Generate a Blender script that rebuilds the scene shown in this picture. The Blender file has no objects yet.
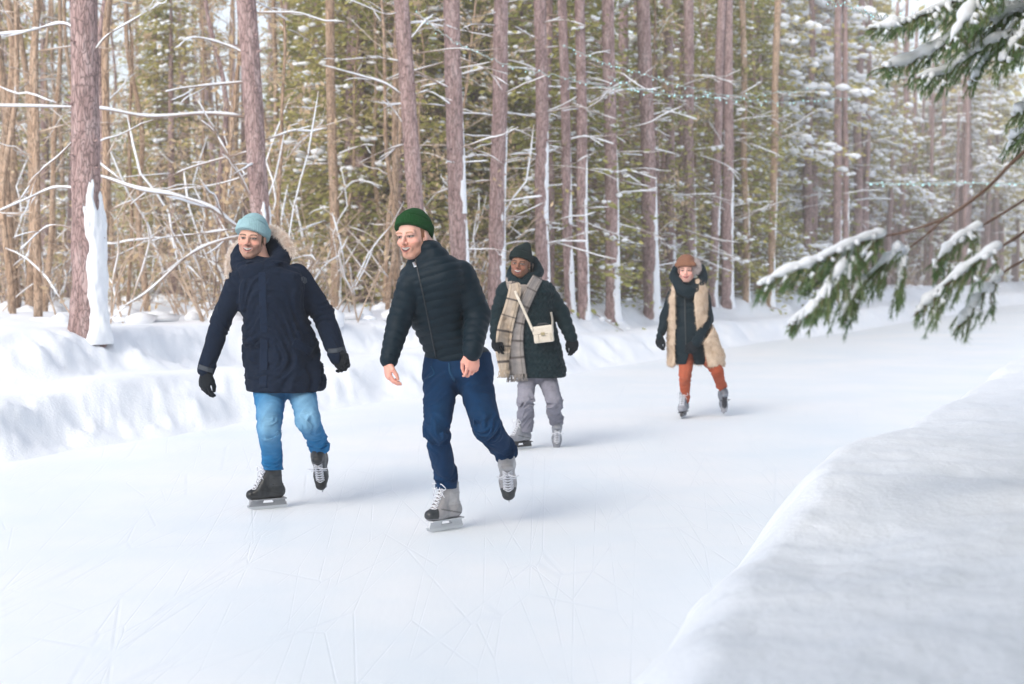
import bpy, math, random
import numpy as np
from mathutils import Vector, Matrix
from mathutils.bvhtree import BVHTree
random.seed(7); RNG = np.random.default_rng(11)
SC = bpy.context.scene
COL = SC.collection
R = math.radians
# ------------------------------------------------------------------ camera model
F = 1422.0; CAM = np.array([0.0, 0.0, 1.5]); PITCH = math.atan(70.0 / F)
cF = np.array([0, math.cos(PITCH), -math.sin(PITCH)]); cU = np.array([0, math.sin(PITCH), math.cos(PITCH)])
def P(px, py, d):
    v = cF + np.array([1., 0, 0]) * ((px - 512) / F) + cU * ((342 - py) / F)
    return CAM + v * (d / v[1])
# ------------------------------------------------------------------ noise
_T = RNG.random((64, 64, 64)).astype(np.float32)
def vnoise(x, y, z):
    x = np.asarray(x, np.float32); y = np.asarray(y, np.float32); z = np.asarray(z, np.float32)
    x, y, z = np.broadcast_arrays(x, y, z)
    xi = np.floor(x).astype(np.int32); yi = np.floor(y).astype(np.int32); zi = np.floor(z).astype(np.int32)
    fx = x - xi; fy = y - yi; fz = z - zi
    fx = fx * fx * (3 - 2 * fx); fy = fy * fy * (3 - 2 * fy); fz = fz * fz * (3 - 2 * fz)
    x0 = xi & 63; x1 = (xi + 1) & 63; y0 = yi & 63; y1 = (yi + 1) & 63; z0 = zi & 63; z1 = (zi + 1) & 63
    a = _T[x0, y0, z0] * (1 - fx) + _T[x1, y0, z0] * fx
    b = _T[x0, y1, z0] * (1 - fx) + _T[x1, y1, z0] * fx
    c = _T[x0, y0, z1] * (1 - fx) + _T[x1, y0, z1] * fx
    d = _T[x0, y1, z1] * (1 - fx) + _T[x1, y1, z1] * fx
    return ((a * (1 - fy) + b * fy) * (1 - fz) + (c * (1 - fy) + d * fy) * fz) * 2 - 1
def fbm(x, y, z, o=4):
    s = 0; a = 1.0
    for i in range(o):
        s = s + a * vnoise(x * 2 ** i + 7.3 * i, y * 2 ** i + 3.1 * i, z * 2 ** i + 5.7 * i); a *= .5
    return s
def sstep(a, b, x):
    t = np.clip((x - a) / (b - a), 0, 1); return t * t * (3 - 2 * t)
# ------------------------------------------------------------------ mesh / object helpers
def mk(name, V, Fs, mat, parent=None, loc=(0, 0, 0), smooth=True, col=None, kind=None):
    """one mesh object; V in world space, loc = the thing's origin"""
    V = np.asarray(V, np.float64).reshape(-1, 3) - np.asarray(loc)
    if isinstance(Fs, np.ndarray): Fs = [Fs]
    Fs = [np.asarray(f, np.int64) for f in Fs if len(f)]
    me = bpy.data.meshes.new(name)
    me.vertices.add(len(V)); me.vertices.foreach_set('co', V.astype(np.float32).ravel())
    li = np.concatenate([f.ravel() for f in Fs]); cnt = np.concatenate([np.full(len(f), f.shape[1]) for f in Fs])
    st = np.concatenate([[0], np.cumsum(cnt)[:-1]])
    me.loops.add(len(li)); me.loops.foreach_set('vertex_index', li.astype(np.int32))
    me.polygons.add(len(cnt)); me.polygons.foreach_set('loop_start', st.astype(np.int32))
    try: me.polygons.foreach_set('loop_total', cnt.astype(np.int32))
    except Exception: pass
    me.update(calc_edges=True)
    me.polygons.foreach_set('use_smooth', np.full(len(cnt), bool(smooth)))
    if col is not None:
        a = me.color_attributes.new('Col', 'FLOAT_COLOR', 'POINT')
        c = np.ones((len(V), 4), np.float32); c[:, :3] = col; a.data.foreach_set('color', c.ravel())
    me.validate()
    if mat: me.materials.append(mat)
    o = bpy.data.objects.new(name, me); COL.objects.link(o)
    if parent is not None: o.parent = parent
    else: o.location = loc
    if kind: o['kind'] = kind
    return o
def thing(name, label, cat, loc=(0, 0, 0), group=None):
    o = bpy.data.objects.new(name, None); COL.objects.link(o); o.empty_display_size = .1
    o.location = [float(v) for v in loc]; o['label'] = label; o['category'] = cat
    if group: o['group'] = group
    return o
def tag(o, label, cat, group=None):
    o['label'] = label; o['category'] = cat
    if group: o['group'] = group
    return o
def copy_tree(o, parent=None):
    c = o.copy(); COL.objects.link(c)
    if parent is not None: c.parent = parent
    for ch in list(o.children): copy_tree(ch, c)
    return c
class MB:
    def __init__(s): s.V = []; s.Q = []; s.T = []; s.C = []; s.n = 0
    def add(s, V, Fc, c=None):
        V = np.asarray(V, float).reshape(-1, 3)
        for f in (Fc if isinstance(Fc, list) else [Fc]):
            f = np.asarray(f)
            if len(f) == 0: continue
            (s.Q if f.shape[1] == 4 else s.T).append(f + s.n)
        s.V.append(V); s.n += len(V)
        if c is not None: s.C.append(np.broadcast_to(np.asarray(c, float), V.shape))
    def build(s, name, mat, parent=None, loc=(0, 0, 0), smooth=True, kind=None):
        if not s.V: return None
        Fs = []
        if s.Q: Fs.append(np.concatenate(s.Q))
        if s.T: Fs.append(np.concatenate(s.T))
        return mk(name, np.concatenate(s.V), Fs, mat, parent, loc, smooth, np.concatenate(s.C) if s.C else None, kind)
def crom(pts, n):
    """smooth curve through control points"""
    p = np.asarray(pts, float); p = np.vstack([2 * p[0] - p[1], p, 2 * p[-1] - p[-2]])
    m = len(p) - 3; t = np.linspace(0, m, n); i = np.minimum(t.astype(int), m - 1); f = (t - i)[:, None]
    a, b, c, d = p[i], p[i + 1], p[i + 2], p[i + 3]
    return .5 * (2 * b + (c - a) * f + (2 * a - 5 * b + 4 * c - d) * f ** 2 + (3 * b - a - 3 * c + d) * f ** 3)
def tube(pts, rad, n=8, flat=1.0, cap=True, rn=None):
    pts = np.asarray(pts, float); m = len(pts); rad = np.broadcast_to(np.asarray(rad, float), (m,))
    T = np.gradient(pts, axis=0); T /= np.linalg.norm(T, axis=1)[:, None] + 1e-9
    ref = np.array([0, 0, 1.]) if abs(T[:, 2]).mean() < .8 else np.array([0, 1., 0])
    A = np.cross(T, ref); A /= np.linalg.norm(A, axis=1)[:, None] + 1e-9; B = np.cross(A, T)
    th = np.arange(n) / n * 2 * math.pi
    rr = rad[:, None] * (np.ones(n)[None] if rn is None else rn)
    V = pts[:, None] + (A[:, None] * np.cos(th)[None, :, None] + B[:, None] * np.sin(th)[None, :, None] * flat) * rr[..., None]
    i = np.arange(m - 1)[:, None]; j = np.arange(n)[None]; j2 = (j + 1) % n
    Q = np.stack([i * n + j, i * n + j2, (i + 1) * n + j2, (i + 1) * n + j], -1).reshape(-1, 4)
    V = V.reshape(-1, 3); Fs = [Q]
    if cap:
        V = np.vstack([V, pts[0], pts[-1]]); k = np.arange(n); k2 = (k + 1) % n
        Fs.append(np.vstack([np.stack([k2, k, np.full(n, m * n)], -1), np.stack([(m - 1) * n + k, (m - 1) * n + k2, np.full(n, m * n + 1)], -1)]))
    return V, Fs
def box(c, h, Mx=None):
    s = np.array([[x, y, z] for x in (-1, 1) for y in (-1, 1) for z in (-1, 1)], float) * h
    if Mx is not None: s = s @ np.asarray(Mx).T
    Q = np.array([[0, 1, 3, 2], [4, 6, 7, 5], [0, 4, 5, 1], [2, 3, 7, 6], [0, 2, 6, 4], [1, 5, 7, 3]])
    return s + np.asarray(c), [Q]
# ------------------------------------------------------------------ materials
def newmat(name):
    m = bpy.data.materials.new(name); m.use_nodes = True; nt = m.node_tree
    return m, nt, nt.nodes['Principled BSDF']
def N(nt, t, **kw):
    n = nt.nodes.new(t)
    for k, v in kw.items():
        if k in n.inputs: n.inputs[k].default_value = v
        else: setattr(n, k, v)
    return n
def mat(name, c1, c2=None, rough=.8, scale=20, stretch=(1, 1, 1), bump=.3, bscale=None, bdist=.005, spec=.3, metal=0, attr=False, sheen=0, detail=4, c3=None, emit=None, obj=True, trans=0):
    m, nt, b = newmat(name); L = nt.links.new
    tc = N(nt, 'ShaderNodeTexCoord'); mp = N(nt, 'ShaderNodeMapping'); mp.inputs['Scale'].default_value = stretch
    L(tc.outputs['Object' if obj else 'Generated'], mp.inputs['Vector'])
    nz = N(nt, 'ShaderNodeTexNoise', Scale=scale, Detail=detail, Roughness=.6); L(mp.outputs[0], nz.inputs['Vector'])
    cr = N(nt, 'ShaderNodeValToRGB'); e = cr.color_ramp.elements
    c2 = c2 or c1
    e[0].position = .35; e[0].color = (*c1, 1); e[1].position = .65; e[1].color = (*c2, 1)
    if c3: x = e.new(.5); x.color = (*c3, 1)
    L(nz.outputs[0], cr.inputs[0])
    if attr:
        at = N(nt, 'ShaderNodeAttribute'); at.attribute_name = 'Col'
        mx = N(nt, 'ShaderNodeMix', data_type='RGBA', blend_type='MULTIPLY'); mx.inputs[0].default_value = 1
        L(cr.outputs[0], mx.inputs[6]); L(at.outputs['Color'], mx.inputs[7]); L(mx.outputs[2], b.inputs['Base Color'])
    else: L(cr.outputs[0], b.inputs['Base Color'])
    b.inputs['Roughness'].default_value = rough; b.inputs['Specular IOR Level'].default_value = spec; b.inputs['Metallic'].default_value = metal
    if sheen: b.inputs['Sheen Weight'].default_value = sheen
    if bump:
        n2 = N(nt, 'ShaderNodeTexNoise', Scale=bscale or scale * 2, Detail=5, Roughness=.6); L(mp.outputs[0], n2.inputs['Vector'])
        bp = N(nt, 'ShaderNodeBump', Strength=bump, Distance=bdist); L(n2.outputs[0], bp.inputs['Height']); L(bp.outputs[0], b.inputs['Normal'])
    if emit: b.inputs['Emission Color'].default_value = (*emit[0], 1); b.inputs['Emission Strength'].default_value = emit[1]
    if trans:
        out = nt.nodes['Material Output']; tr = N(nt, 'ShaderNodeBsdfTranslucent'); L(cr.outputs[0], tr.inputs[0])
        ms = N(nt, 'ShaderNodeMixShader'); ms.inputs[0].default_value = trans; L(b.outputs[0], ms.inputs[1]); L(tr.outputs[0], ms.inputs[2]); L(ms.outputs[0], out.inputs[0])
    return m
M = {}
M['snow'] = mat('snow', (.84, .87, .91), (.89, .91, .94), rough=.75, scale=3, bump=.6, bscale=38, bdist=.012, spec=.15)
M['snow_b'] = mat('branch_snow', (.86, .88, .92), (.9, .92, .94), rough=.75, scale=8, bump=.3, bscale=40, bdist=.006, spec=.2)
# ------------------------------------------------------------------ distance-field modelling
def smin(a, b, k):
    h = np.maximum(k - np.abs(a - b), 0) / k
    return np.minimum(a, b) - h * h * k * .25
def nrm(v): v = np.asarray(v, float); return v / (np.linalg.norm(v) + 1e-12)
def rc(a, b, ra, rb, u=None, fu=1.0, disp=None):
    a = np.asarray(a, float); b = np.asarray(b, float); ba = b - a; L2 = ba @ ba + 1e-9; L = math.sqrt(L2)
    def f(x, y, z):
        qx, qy, qz = x - a[0], y - a[1], z - a[2]
        t = np.clip((qx * ba[0] + qy * ba[1] + qz * ba[2]) / L2, 0, 1)
        r = ra + (rb - ra) * t
        qx = qx - t * ba[0]; qy = qy - t * ba[1]; qz = qz - t * ba[2]
        if u is not None:
            dt = (qx * u[0] + qy * u[1] + qz * u[2]) * (1 / fu - 1); qx = qx + u[0] * dt; qy = qy + u[1] * dt; qz = qz + u[2] * dt
        d = np.sqrt(qx * qx + qy * qy + qz * qz) - r
        if disp: d = d - disp(t, t * L, x, y, z)
        return d
    r = max(ra, rb) * max(1, fu)
    return f, np.minimum(a, b) - r, np.maximum(a, b) + r
def ell(c, r, Rm=None):
    c = np.asarray(c, float); r = np.asarray(r, float)
    def f(x, y, z):
        q = [x - c[0], y - c[1], z - c[2]]
        if Rm is not None: q = [q[0] * Rm[0][i] + q[1] * Rm[1][i] + q[2] * Rm[2][i] for i in range(3)]
        k0 = np.sqrt((q[0] / r[0]) ** 2 + (q[1] / r[1]) ** 2 + (q[2] / r[2]) ** 2)
        k1 = np.sqrt((q[0] / r[0] ** 2) ** 2 + (q[1] / r[1] ** 2) ** 2 + (q[2] / r[2] ** 2) ** 2) + 1e-9
        return k0 * (k0 - 1) / k1
    m = r if Rm is None else np.full(3, r.max())
    return f, c - m, c + m
def loft(st, yaw, disp=None, ex=2.4, rnd=.02):
    """st rows: z, cx, cy, halfwidth, halfdepth (z ascending)"""
    st = np.asarray(sorted(st), float); zs = st[:, 0]
    zf = np.linspace(zs[0], zs[-1], 80); cv = [np.interp(zf, zs, st[:, k]) for k in range(1, 5)]
    kern = np.array([1, 2, 3, 4, 3, 2, 1.]) / 16
    cv = [np.convolve(np.pad(c, 3, mode='edge'), kern, 'valid') for c in cv]
    cu, su = math.cos(yaw), math.sin(yaw)
    def f(x, y, z):
        cx, cy, hw, hd = [np.interp(z, zf, c) for c in cv]
        dx, dy = x - cx, y - cy
        a = dx * cu + dy * su; b = -dx * su + dy * cu
        k = (np.abs(a / hw) ** ex + np.abs(b / hd) ** ex) ** (1 / ex)
        d = (k - 1) * np.minimum(hw, hd) * .95
        if disp: d = d - disp(z, np.arctan2(b, a), x, y, z)
        dz = np.maximum(zs[0] - z, z - zs[-1])
        q1 = np.maximum(d + rnd, 0); q2 = np.maximum(dz + rnd, 0)
        return np.minimum(np.maximum(d, dz) + rnd, 0) + np.sqrt(q1 * q1 + q2 * q2) - rnd
    w = st[:, 3].max() + .03
    return f, np.array([st[:, 1].min() - w, st[:, 2].min() - w, zs[0]]), np.array([st[:, 1].max() + w, st[:, 2].max() + w, zs[-1]])
class Vol:
    def __init__(s, prims, h, k=.02, pad=.03):
        """prims: list of (prim, k, op)"""
        ps = [(p if isinstance(p, list) else [p, k, 'u']) for p in prims]
        lo = np.min([p[0][1] for p in ps if p[2] == 'u'], axis=0) - pad; hi = np.max([p[0][2] for p in ps if p[2] == 'u'], axis=0) + pad
        s.lo = lo; s.h = h; s.n = np.ceil((hi - lo) / h).astype(int) + 1
        s.d = np.full(s.n, .06, np.float32)
        s.ax = [(lo[i] + np.arange(s.n[i]) * h).astype(np.float32) for i in range(3)]
        for p, kk, op in ps: s.add(p, kk, op)
    def grid(s, lo=None, hi=None):
        sl = []
        for i in range(3):
            a = 0 if lo is None else max(0, int((lo[i] - s.lo[i]) / s.h)); b = s.n[i] if hi is None else min(s.n[i], int((hi[i] - s.lo[i]) / s.h) + 2)
            sl.append(slice(a, max(a, b)))
        X = s.ax[0][sl[0]][:, None, None]; Y = s.ax[1][sl[1]][None, :, None]; Z = s.ax[2][sl[2]][None, None, :]
        return tuple(sl), X, Y, Z
    def add(s, p, k, op='u'):
        f, lo, hi = p; pd = .06
        sl, X, Y, Z = s.grid(lo - pd, hi + pd)
        if s.d[sl].size == 0: return
        v = f(X, Y, Z)
        if op == 'u': s.d[sl] = smin(s.d[sl], v, k)
        elif op == 's': s.d[sl] = -smin(-s.d[sl], v, k)
        elif op == 'i':
            sl, X, Y, Z = s.grid(); s.d = (-smin(-s.d, -f(X, Y, Z), k)).astype(np.float32)
    def disp(s, f):
        m = np.abs(s.d) < .04; i = np.nonzero(m); s.d[m] -= f(s.ax[0][i[0]], s.ax[1][i[1]], s.ax[2][i[2]]); return s
    def mesh(s):
        d = s.d; d[0], d[-1], d[:, 0], d[:, -1], d[:, :, 0], d[:, :, -1] = [.06] * 6
        g = d < 0; n = np.array(d.shape)
        c = np.zeros(n - 1, np.int8)
        for i in (0, 1):
            for j in (0, 1):
                for k in (0, 1): c += g[i:n[0] - 1 + i, j:n[1] - 1 + j, k:n[2] - 1 + k]
        I = np.argwhere((c > 0) & (c < 8)); idx = np.full(n - 1, -1, np.int64); idx[tuple(I.T)] = np.arange(len(I))
        acc = np.zeros((len(I), 3)); cnt = np.zeros(len(I))
        for ax in range(3):
            o1, o2 = [a for a in range(3) if a != ax]
            for a in (0, 1):
                for b in (0, 1):
                    off = np.zeros(3, int); off[o1] = a; off[o2] = b; e = off.copy(); e[ax] = 1
                    A = d[tuple((I + off).T)]; B = d[tuple((I + e).T)]; m = (A < 0) != (B < 0)
                    t = np.where(m, A / (A - B + 1e-12), 0); p = np.tile(off.astype(float), (len(I), 1)); p[:, ax] = t
                    acc[m] += p[m]; cnt[m] += 1
        V = s.lo + (I + acc / cnt[:, None]) * s.h
        Qs = []
        for ax in range(3):
            o1, o2 = (ax + 1) % 3, (ax + 2) % 3
            sa = [slice(None)] * 3; sb = [slice(None)] * 3; sa[ax] = slice(0, -1); sb[ax] = slice(1, None)
            ga, gb = g[tuple(sa)], g[tuple(sb)]; E = np.argwhere(ga != gb)
            ins = ga[tuple(E.T)]
            def cell(da, db):
                q = E.copy(); q[:, o1] -= da; q[:, o2] -= db; return idx[tuple(q.T)]
            q = np.stack([cell(0, 0), cell(1, 0), cell(1, 1), cell(0, 1)], -1)
            q[~ins] = q[~ins][:, ::-1]; Qs.append(q)
        return V, np.concatenate(Qs)
def rotm(yaw=0, pitch=0, roll=0):
    """local -y is the front; +yaw turns the front to -x, +pitch nods down, +roll leans the top to +x"""
    cy, sy = math.cos(-yaw), math.sin(-yaw); Rz = np.array([[cy, -sy, 0], [sy, cy, 0], [0, 0, 1]])
    cp, sp = math.cos(pitch), math.sin(pitch); Rx = np.array([[1, 0, 0], [0, cp, -sp], [0, sp, cp]])
    cr, sr = math.cos(roll), math.sin(roll); Ry = np.array([[cr, 0, sr], [0, 1, 0], [-sr, 0, cr]])
    return Ry @ Rz @ Rx
def xf(V, Rm, c, s=1.0): return (np.asarray(V) * s) @ np.asarray(Rm).T + np.asarray(c)
def bvh_of(V, Q): return BVHTree.FromPolygons([tuple(v) for v in V], [tuple(int(i) for i in q) for q in Q])
def hit(bvh, px, py):
    v = P(px, py, 1.0) - CAM; h = bvh.ray_cast(Vector(CAM), Vector(v).normalized())
    return (np.array(h[0]), np.array(h[1])) if h[0] is not None else (None, None)
def strip(bvh, cl, wd, off, n=40, m=7, thick=.008, dflt=8.0, bulge=0.0):
    """cloth ribbon lying on a surface: centre line (px,py), width px; returns solid V,F and (along,across)"""
    cl = crom(np.c_[np.asarray(cl, float), np.zeros(len(cl))], n)[:, :2]; wd = np.interp(np.linspace(0, 1, n), np.linspace(0, 1, len(wd)), wd)
    T = np.gradient(cl, axis=0); T /= np.linalg.norm(T, axis=1)[:, None]; S = np.c_[-T[:, 1], T[:, 0]]
    D = np.full((n, m), np.nan)
    for i in range(n):
        for j in range(m):
            q = cl[i] + S[i] * wd[i] * (j / (m - 1) - .5); p, nn = hit(bvh, *q)
            if p is not None: D[i, j] = p[1]
    for i in range(n):
        r = D[i]; ok = ~np.isnan(r)
        if ok.any(): D[i] = np.interp(np.arange(m), np.arange(m)[ok], r[ok])
    for j in range(m):
        r = D[:, j]; ok = ~np.isnan(r); D[:, j] = np.interp(np.arange(n), np.arange(n)[ok], r[ok]) if ok.any() else dflt
    V = np.zeros((n, m, 3)); ac = np.linspace(-1, 1, m)
    for _ in range(2): D[1:-1] = (D[:-2] + D[1:-1] * 2 + D[2:]) / 4
    for i in range(n):
        for j in range(m):
            q = cl[i] + S[i] * wd[i] * (j / (m - 1) - .5); V[i, j] = P(q[0], q[1], D[i, j] - off - bulge * (1 - ac[j] ** 2))
    W = V + np.array([0, thick, 0]); i = np.arange(n - 1)[:, None]; j = np.arange(m - 1)[None]
    q = np.stack([i * m + j, i * m + j + 1, (i + 1) * m + j + 1, (i + 1) * m + j], -1).reshape(-1, 4); o = n * m
    rim = list(range(m)) + [k * m + m - 1 for k in range(1, n)] + list(range(n * m - 2, (n - 1) * m - 1, -1)) + [k * m for k in range(n - 2, 0, -1)]
    rim = np.array(rim); r2 = np.roll(rim, -1)
    Q = np.concatenate([q, q[:, ::-1] + o, np.stack([rim, rim + o, r2 + o, r2], -1)])
    L = np.concatenate([[0], np.cumsum(np.linalg.norm(np.diff(V[:, m // 2], axis=0), axis=1))])
    uu = np.repeat(L[:, None], m, 1).ravel(); vv = np.tile(ac, n)
    return np.vstack([V.reshape(-1, 3), W.reshape(-1, 3)]), Q[:, ::-1], np.r_[uu, uu], np.r_[vv, vv]
def fur(Pt, D, ln, wd, jit=.5):
    n = len(Pt); Pt = np.asarray(Pt); D = np.asarray(D) + RNG.normal(0, jit, (n, 3)); D /= np.linalg.norm(D, axis=1)[:, None]
    S = np.cross(D, RNG.normal(0, 1, (n, 3))); S /= np.linalg.norm(S, axis=1)[:, None] + 1e-9
    l = ln * RNG.uniform(.5, 1.2, (n, 1)); mid = Pt + D * l * .55 + np.array([0, 0, -.1]) * l
    V = np.stack([Pt - S * wd, Pt + S * wd, mid + S * wd * .7, mid - S * wd * .7, Pt + D * l + np.array([0, 0, -.35]) * l], 1).reshape(-1, 3)
    k = np.arange(n)[:, None] * 5
    return V, [k + np.array([[0, 1, 2, 3]]), k + np.array([[3, 2, 4]])]
# ------------------------------------------------------------------ head, hand, skate (local frames)
def head(skin, female=False, brow=(.08, .05, .03), beard=None, lips=(.42, .16, .13), mouth=1.0, teeth=(.58, .53, .48), hair=None):
    w = .94 if female else 1.0
    p = [ell((0, .015, .032), (.076 * w, .094, .086)), [ell((0, -.022, -.035), (.061 * w, .066, .076)), .03, 'u'],
         [ell((0, -.064, -.092), (.027 * w, .021, .02)), .03, 'u'],
         [rc((-.054 * w, -.005, -.062), (-.02, -.055, -.092), .018, .015), .03, 'u'], [rc((.054 * w, -.005, -.062), (.02, -.055, -.092), .018, .015), .03, 'u'],
         [ell((-.040 * w, -.060, -.030), (.024, .022, .02)), .02, 'u'], [ell((.040 * w, -.060, -.030), (.024, .022, .02)), .02, 'u'],
         [rc((-.045, -.074, .023), (.045, -.074, .023), .013, .013), .02, 'u'],
         [ell((-.031, -.101, .004), (.019, .016, .011)), .012, 's'], [ell((.031, -.101, .004), (.019, .016, .011)), .012, 's'],
         [ell((-.031, -.0765, .004), (.0135, .0125, .0115)), .003, 'u'], [ell((.031, -.0765, .004), (.0135, .0125, .0115)), .003, 'u'],
         [rc((0, -.086, .014), (0, -.112, -.024), .007, .0105), .012, 'u'], [ell((-.012, -.098, -.029), (.009, .010, .007)), .006, 'u'], [ell((.012, -.098, -.029), (.009, .010, .007)), .006, 'u'],
         [ell((0, -.082, -.060), (.034, .016, .022)), .015, 'u'],
         [rc((-.028, -.083, -.050), (0, -.095, -.0515), .0045, .006), .006, 'u'], [rc((.028, -.083, -.050), (0, -.095, -.0515), .0045, .006), .006, 'u'],
         [rc((-.024, -.082, -.067), (0, -.092, -.077), .004, .007), .006, 'u'], [rc((.024, -.082, -.067), (0, -.092, -.077), .004, .007), .006, 'u'],
         [rc((-.023, -.094, -.056), (0, -.106, -.0645), .004 * mouth, .0085 * mouth), .003, 's'], [rc((.023, -.094, -.056), (0, -.106, -.0645), .004 * mouth, .0085 * mouth), .003, 's'],
         
         [ell((-.077 * w, .008, -.008), (.009, .018, .031)), .006, 'u'], [ell((.077 * w, .008, -.008), (.009, .018, .031)), .006, 'u'],
         [rc((0, .012, -.07), (0, .03, -.17), .056 * w, .06 * w), .03, 'u']]
    V, Q = Vol(p, .0023, .02, .01).mesh()
    x, y, z = V.T; C = np.tile(np.array(skin, float), (len(V), 1)); ax = np.abs(x); fr = y < -.045
    def mixc(m, c): 
        m = np.clip(m, 0, 1)[:, None]; C[:] = C * (1 - m) + np.asarray(c) * m
    red = np.array(skin) * np.array([1.06, .80, .78])
    mixc(.8 * np.exp(-(((ax - .043) / .022) ** 2 + ((z + .026) / .02) ** 2)) * fr, red); mixc(.6 * np.exp(-((x / .016) ** 2 + ((z + .024) / .016) ** 2)) * (y < -.09), red)
    if beard is not None:
        n = vnoise(x * 120, y * 120, z * 120) * .15 + .85
        mixc(beard[1] * n * (z < -.03 - .25 * np.maximum(0, .05 - ax) + .018 * (ax < .028)) * sstep(-.02, -.04, z) * (y < .02) * (z > -.13), beard[0])
        mixc(beard[2] * n * (ax < .032) * (z > -.053) * (z < -.036 - 6 * x * x) * (y < -.08), np.array(beard[0]) * .8)
    if hair is not None: mixc(.95 * (ax > .05) * (y > -.030 + .2 * np.maximum(0, -z)) * (z > -.045) * ~((ax > .074) & (np.abs(y - .008) < .02) & (z < .025)) + 1. * (y > .045) * (z > -.08), hair)
    d2 = ((ax - .031) / .0165) ** 2 + ((z - .003 + 10 * (ax - .031) ** 2) / .0052) ** 2
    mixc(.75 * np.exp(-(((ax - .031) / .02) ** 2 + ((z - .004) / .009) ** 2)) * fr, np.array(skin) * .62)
    mixc((d2 < 1) * fr, (.30, .27, .25)); mixc(((ax - .031) ** 2 + (z - .003) ** 2 < .0052 ** 2) * (d2 < 1.3) * fr, (.03, .02, .015))
    mixc(.9 * (np.abs(z - .0085 + 12 * (ax - .031) ** 2) < .0018) * (np.abs(ax - .031) < .018) * fr, (.05, .03, .025))
    mixc(.85 * (np.abs(z - .0255 + 9 * (ax - .034) ** 2) < .0042) * (np.abs(ax - .032) < .021) * fr, brow)
    cz = -.0635 + 14 * x * x
    hh = (.0085 * mouth) * np.sqrt(np.clip(1 - (ax / .027) ** 2, 0, 1))
    mixc((np.abs(z - cz) < hh + .0055) * (ax < .031) * (y < -.07), lips)
    inn = (np.abs(z - cz) < hh) * (ax < .025) * (y < -.066)
    mixc(inn * 1.0, teeth); mixc(inn * (z < cz - hh * .1) * 1.0, (.10, .03, .03))
    return V, Q, C
def hand(curl=.5, spread=.10, side=1, fat=1.0, thumb=.6):
    """wrist at origin, fingers to -z, palm faces +y, thumb towards side*x"""
    p = [ell((0, 0, -.055), (.043 * fat, .017 * fat, .052)), [rc((0, 0, .012), (0, 0, -.02), .024 * fat, .026 * fat, (0, 1, 0), .8), .02, 'u']]
    for i, (bx, L) in enumerate(zip((.031, .0105, -.0105, -.030), (.071, .079, .073, .058))):
        bx *= side; a = spread * (1.2 - i * .8) * side; q = np.array([bx, 0, -.088 + .004 * abs(i - 1)])
        th = .15; c = curl * (1 + .12 * i)
        p.append([rc(np.array([bx * .7, 0, -.045]), q, .011 * fat, .0098 * fat), .008, 'u'])
        for s, r1, r2 in ((.45, .0096, .0086), (.3, .0086, .0079), (.25, .0079, .0066)):
            th += c * .75; dv = np.array([math.sin(a) * math.cos(th), math.sin(th), -math.cos(th) * math.cos(a)])
            n = q + dv * L * s; p.append([rc(q, n, r1 * fat, r2 * fat), .002, 'u']); q = n
    q = np.array([.022 * side, .004, -.022]); a = np.array([.047 * side, .014, -.055]); b = np.array([.054 * side - .012 * thumb * side, .024 + .01 * thumb, -.083]); c = b + np.array([-.008 * side * thumb, .008, -.024])
    p += [[rc(q, a, .017 * fat, .0125 * fat), .012, 'u'], [rc(a, b, .0118 * fat, .0102 * fat), .003, 'u'], [rc(b, c, .0100 * fat, .008 * fat), .003, 'u']]
    return Vol(p, .0026, .01, .012).mesh()
def basis(down, palm):
    """columns x,y,z for hand(): z axis = -down, y axis = palm"""
    z = -nrm(down); y = np.asarray(palm, float); y = nrm(y - z * (y @ z)); x = np.cross(y, z)
    return np.stack([x, y, z], 1)
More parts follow.
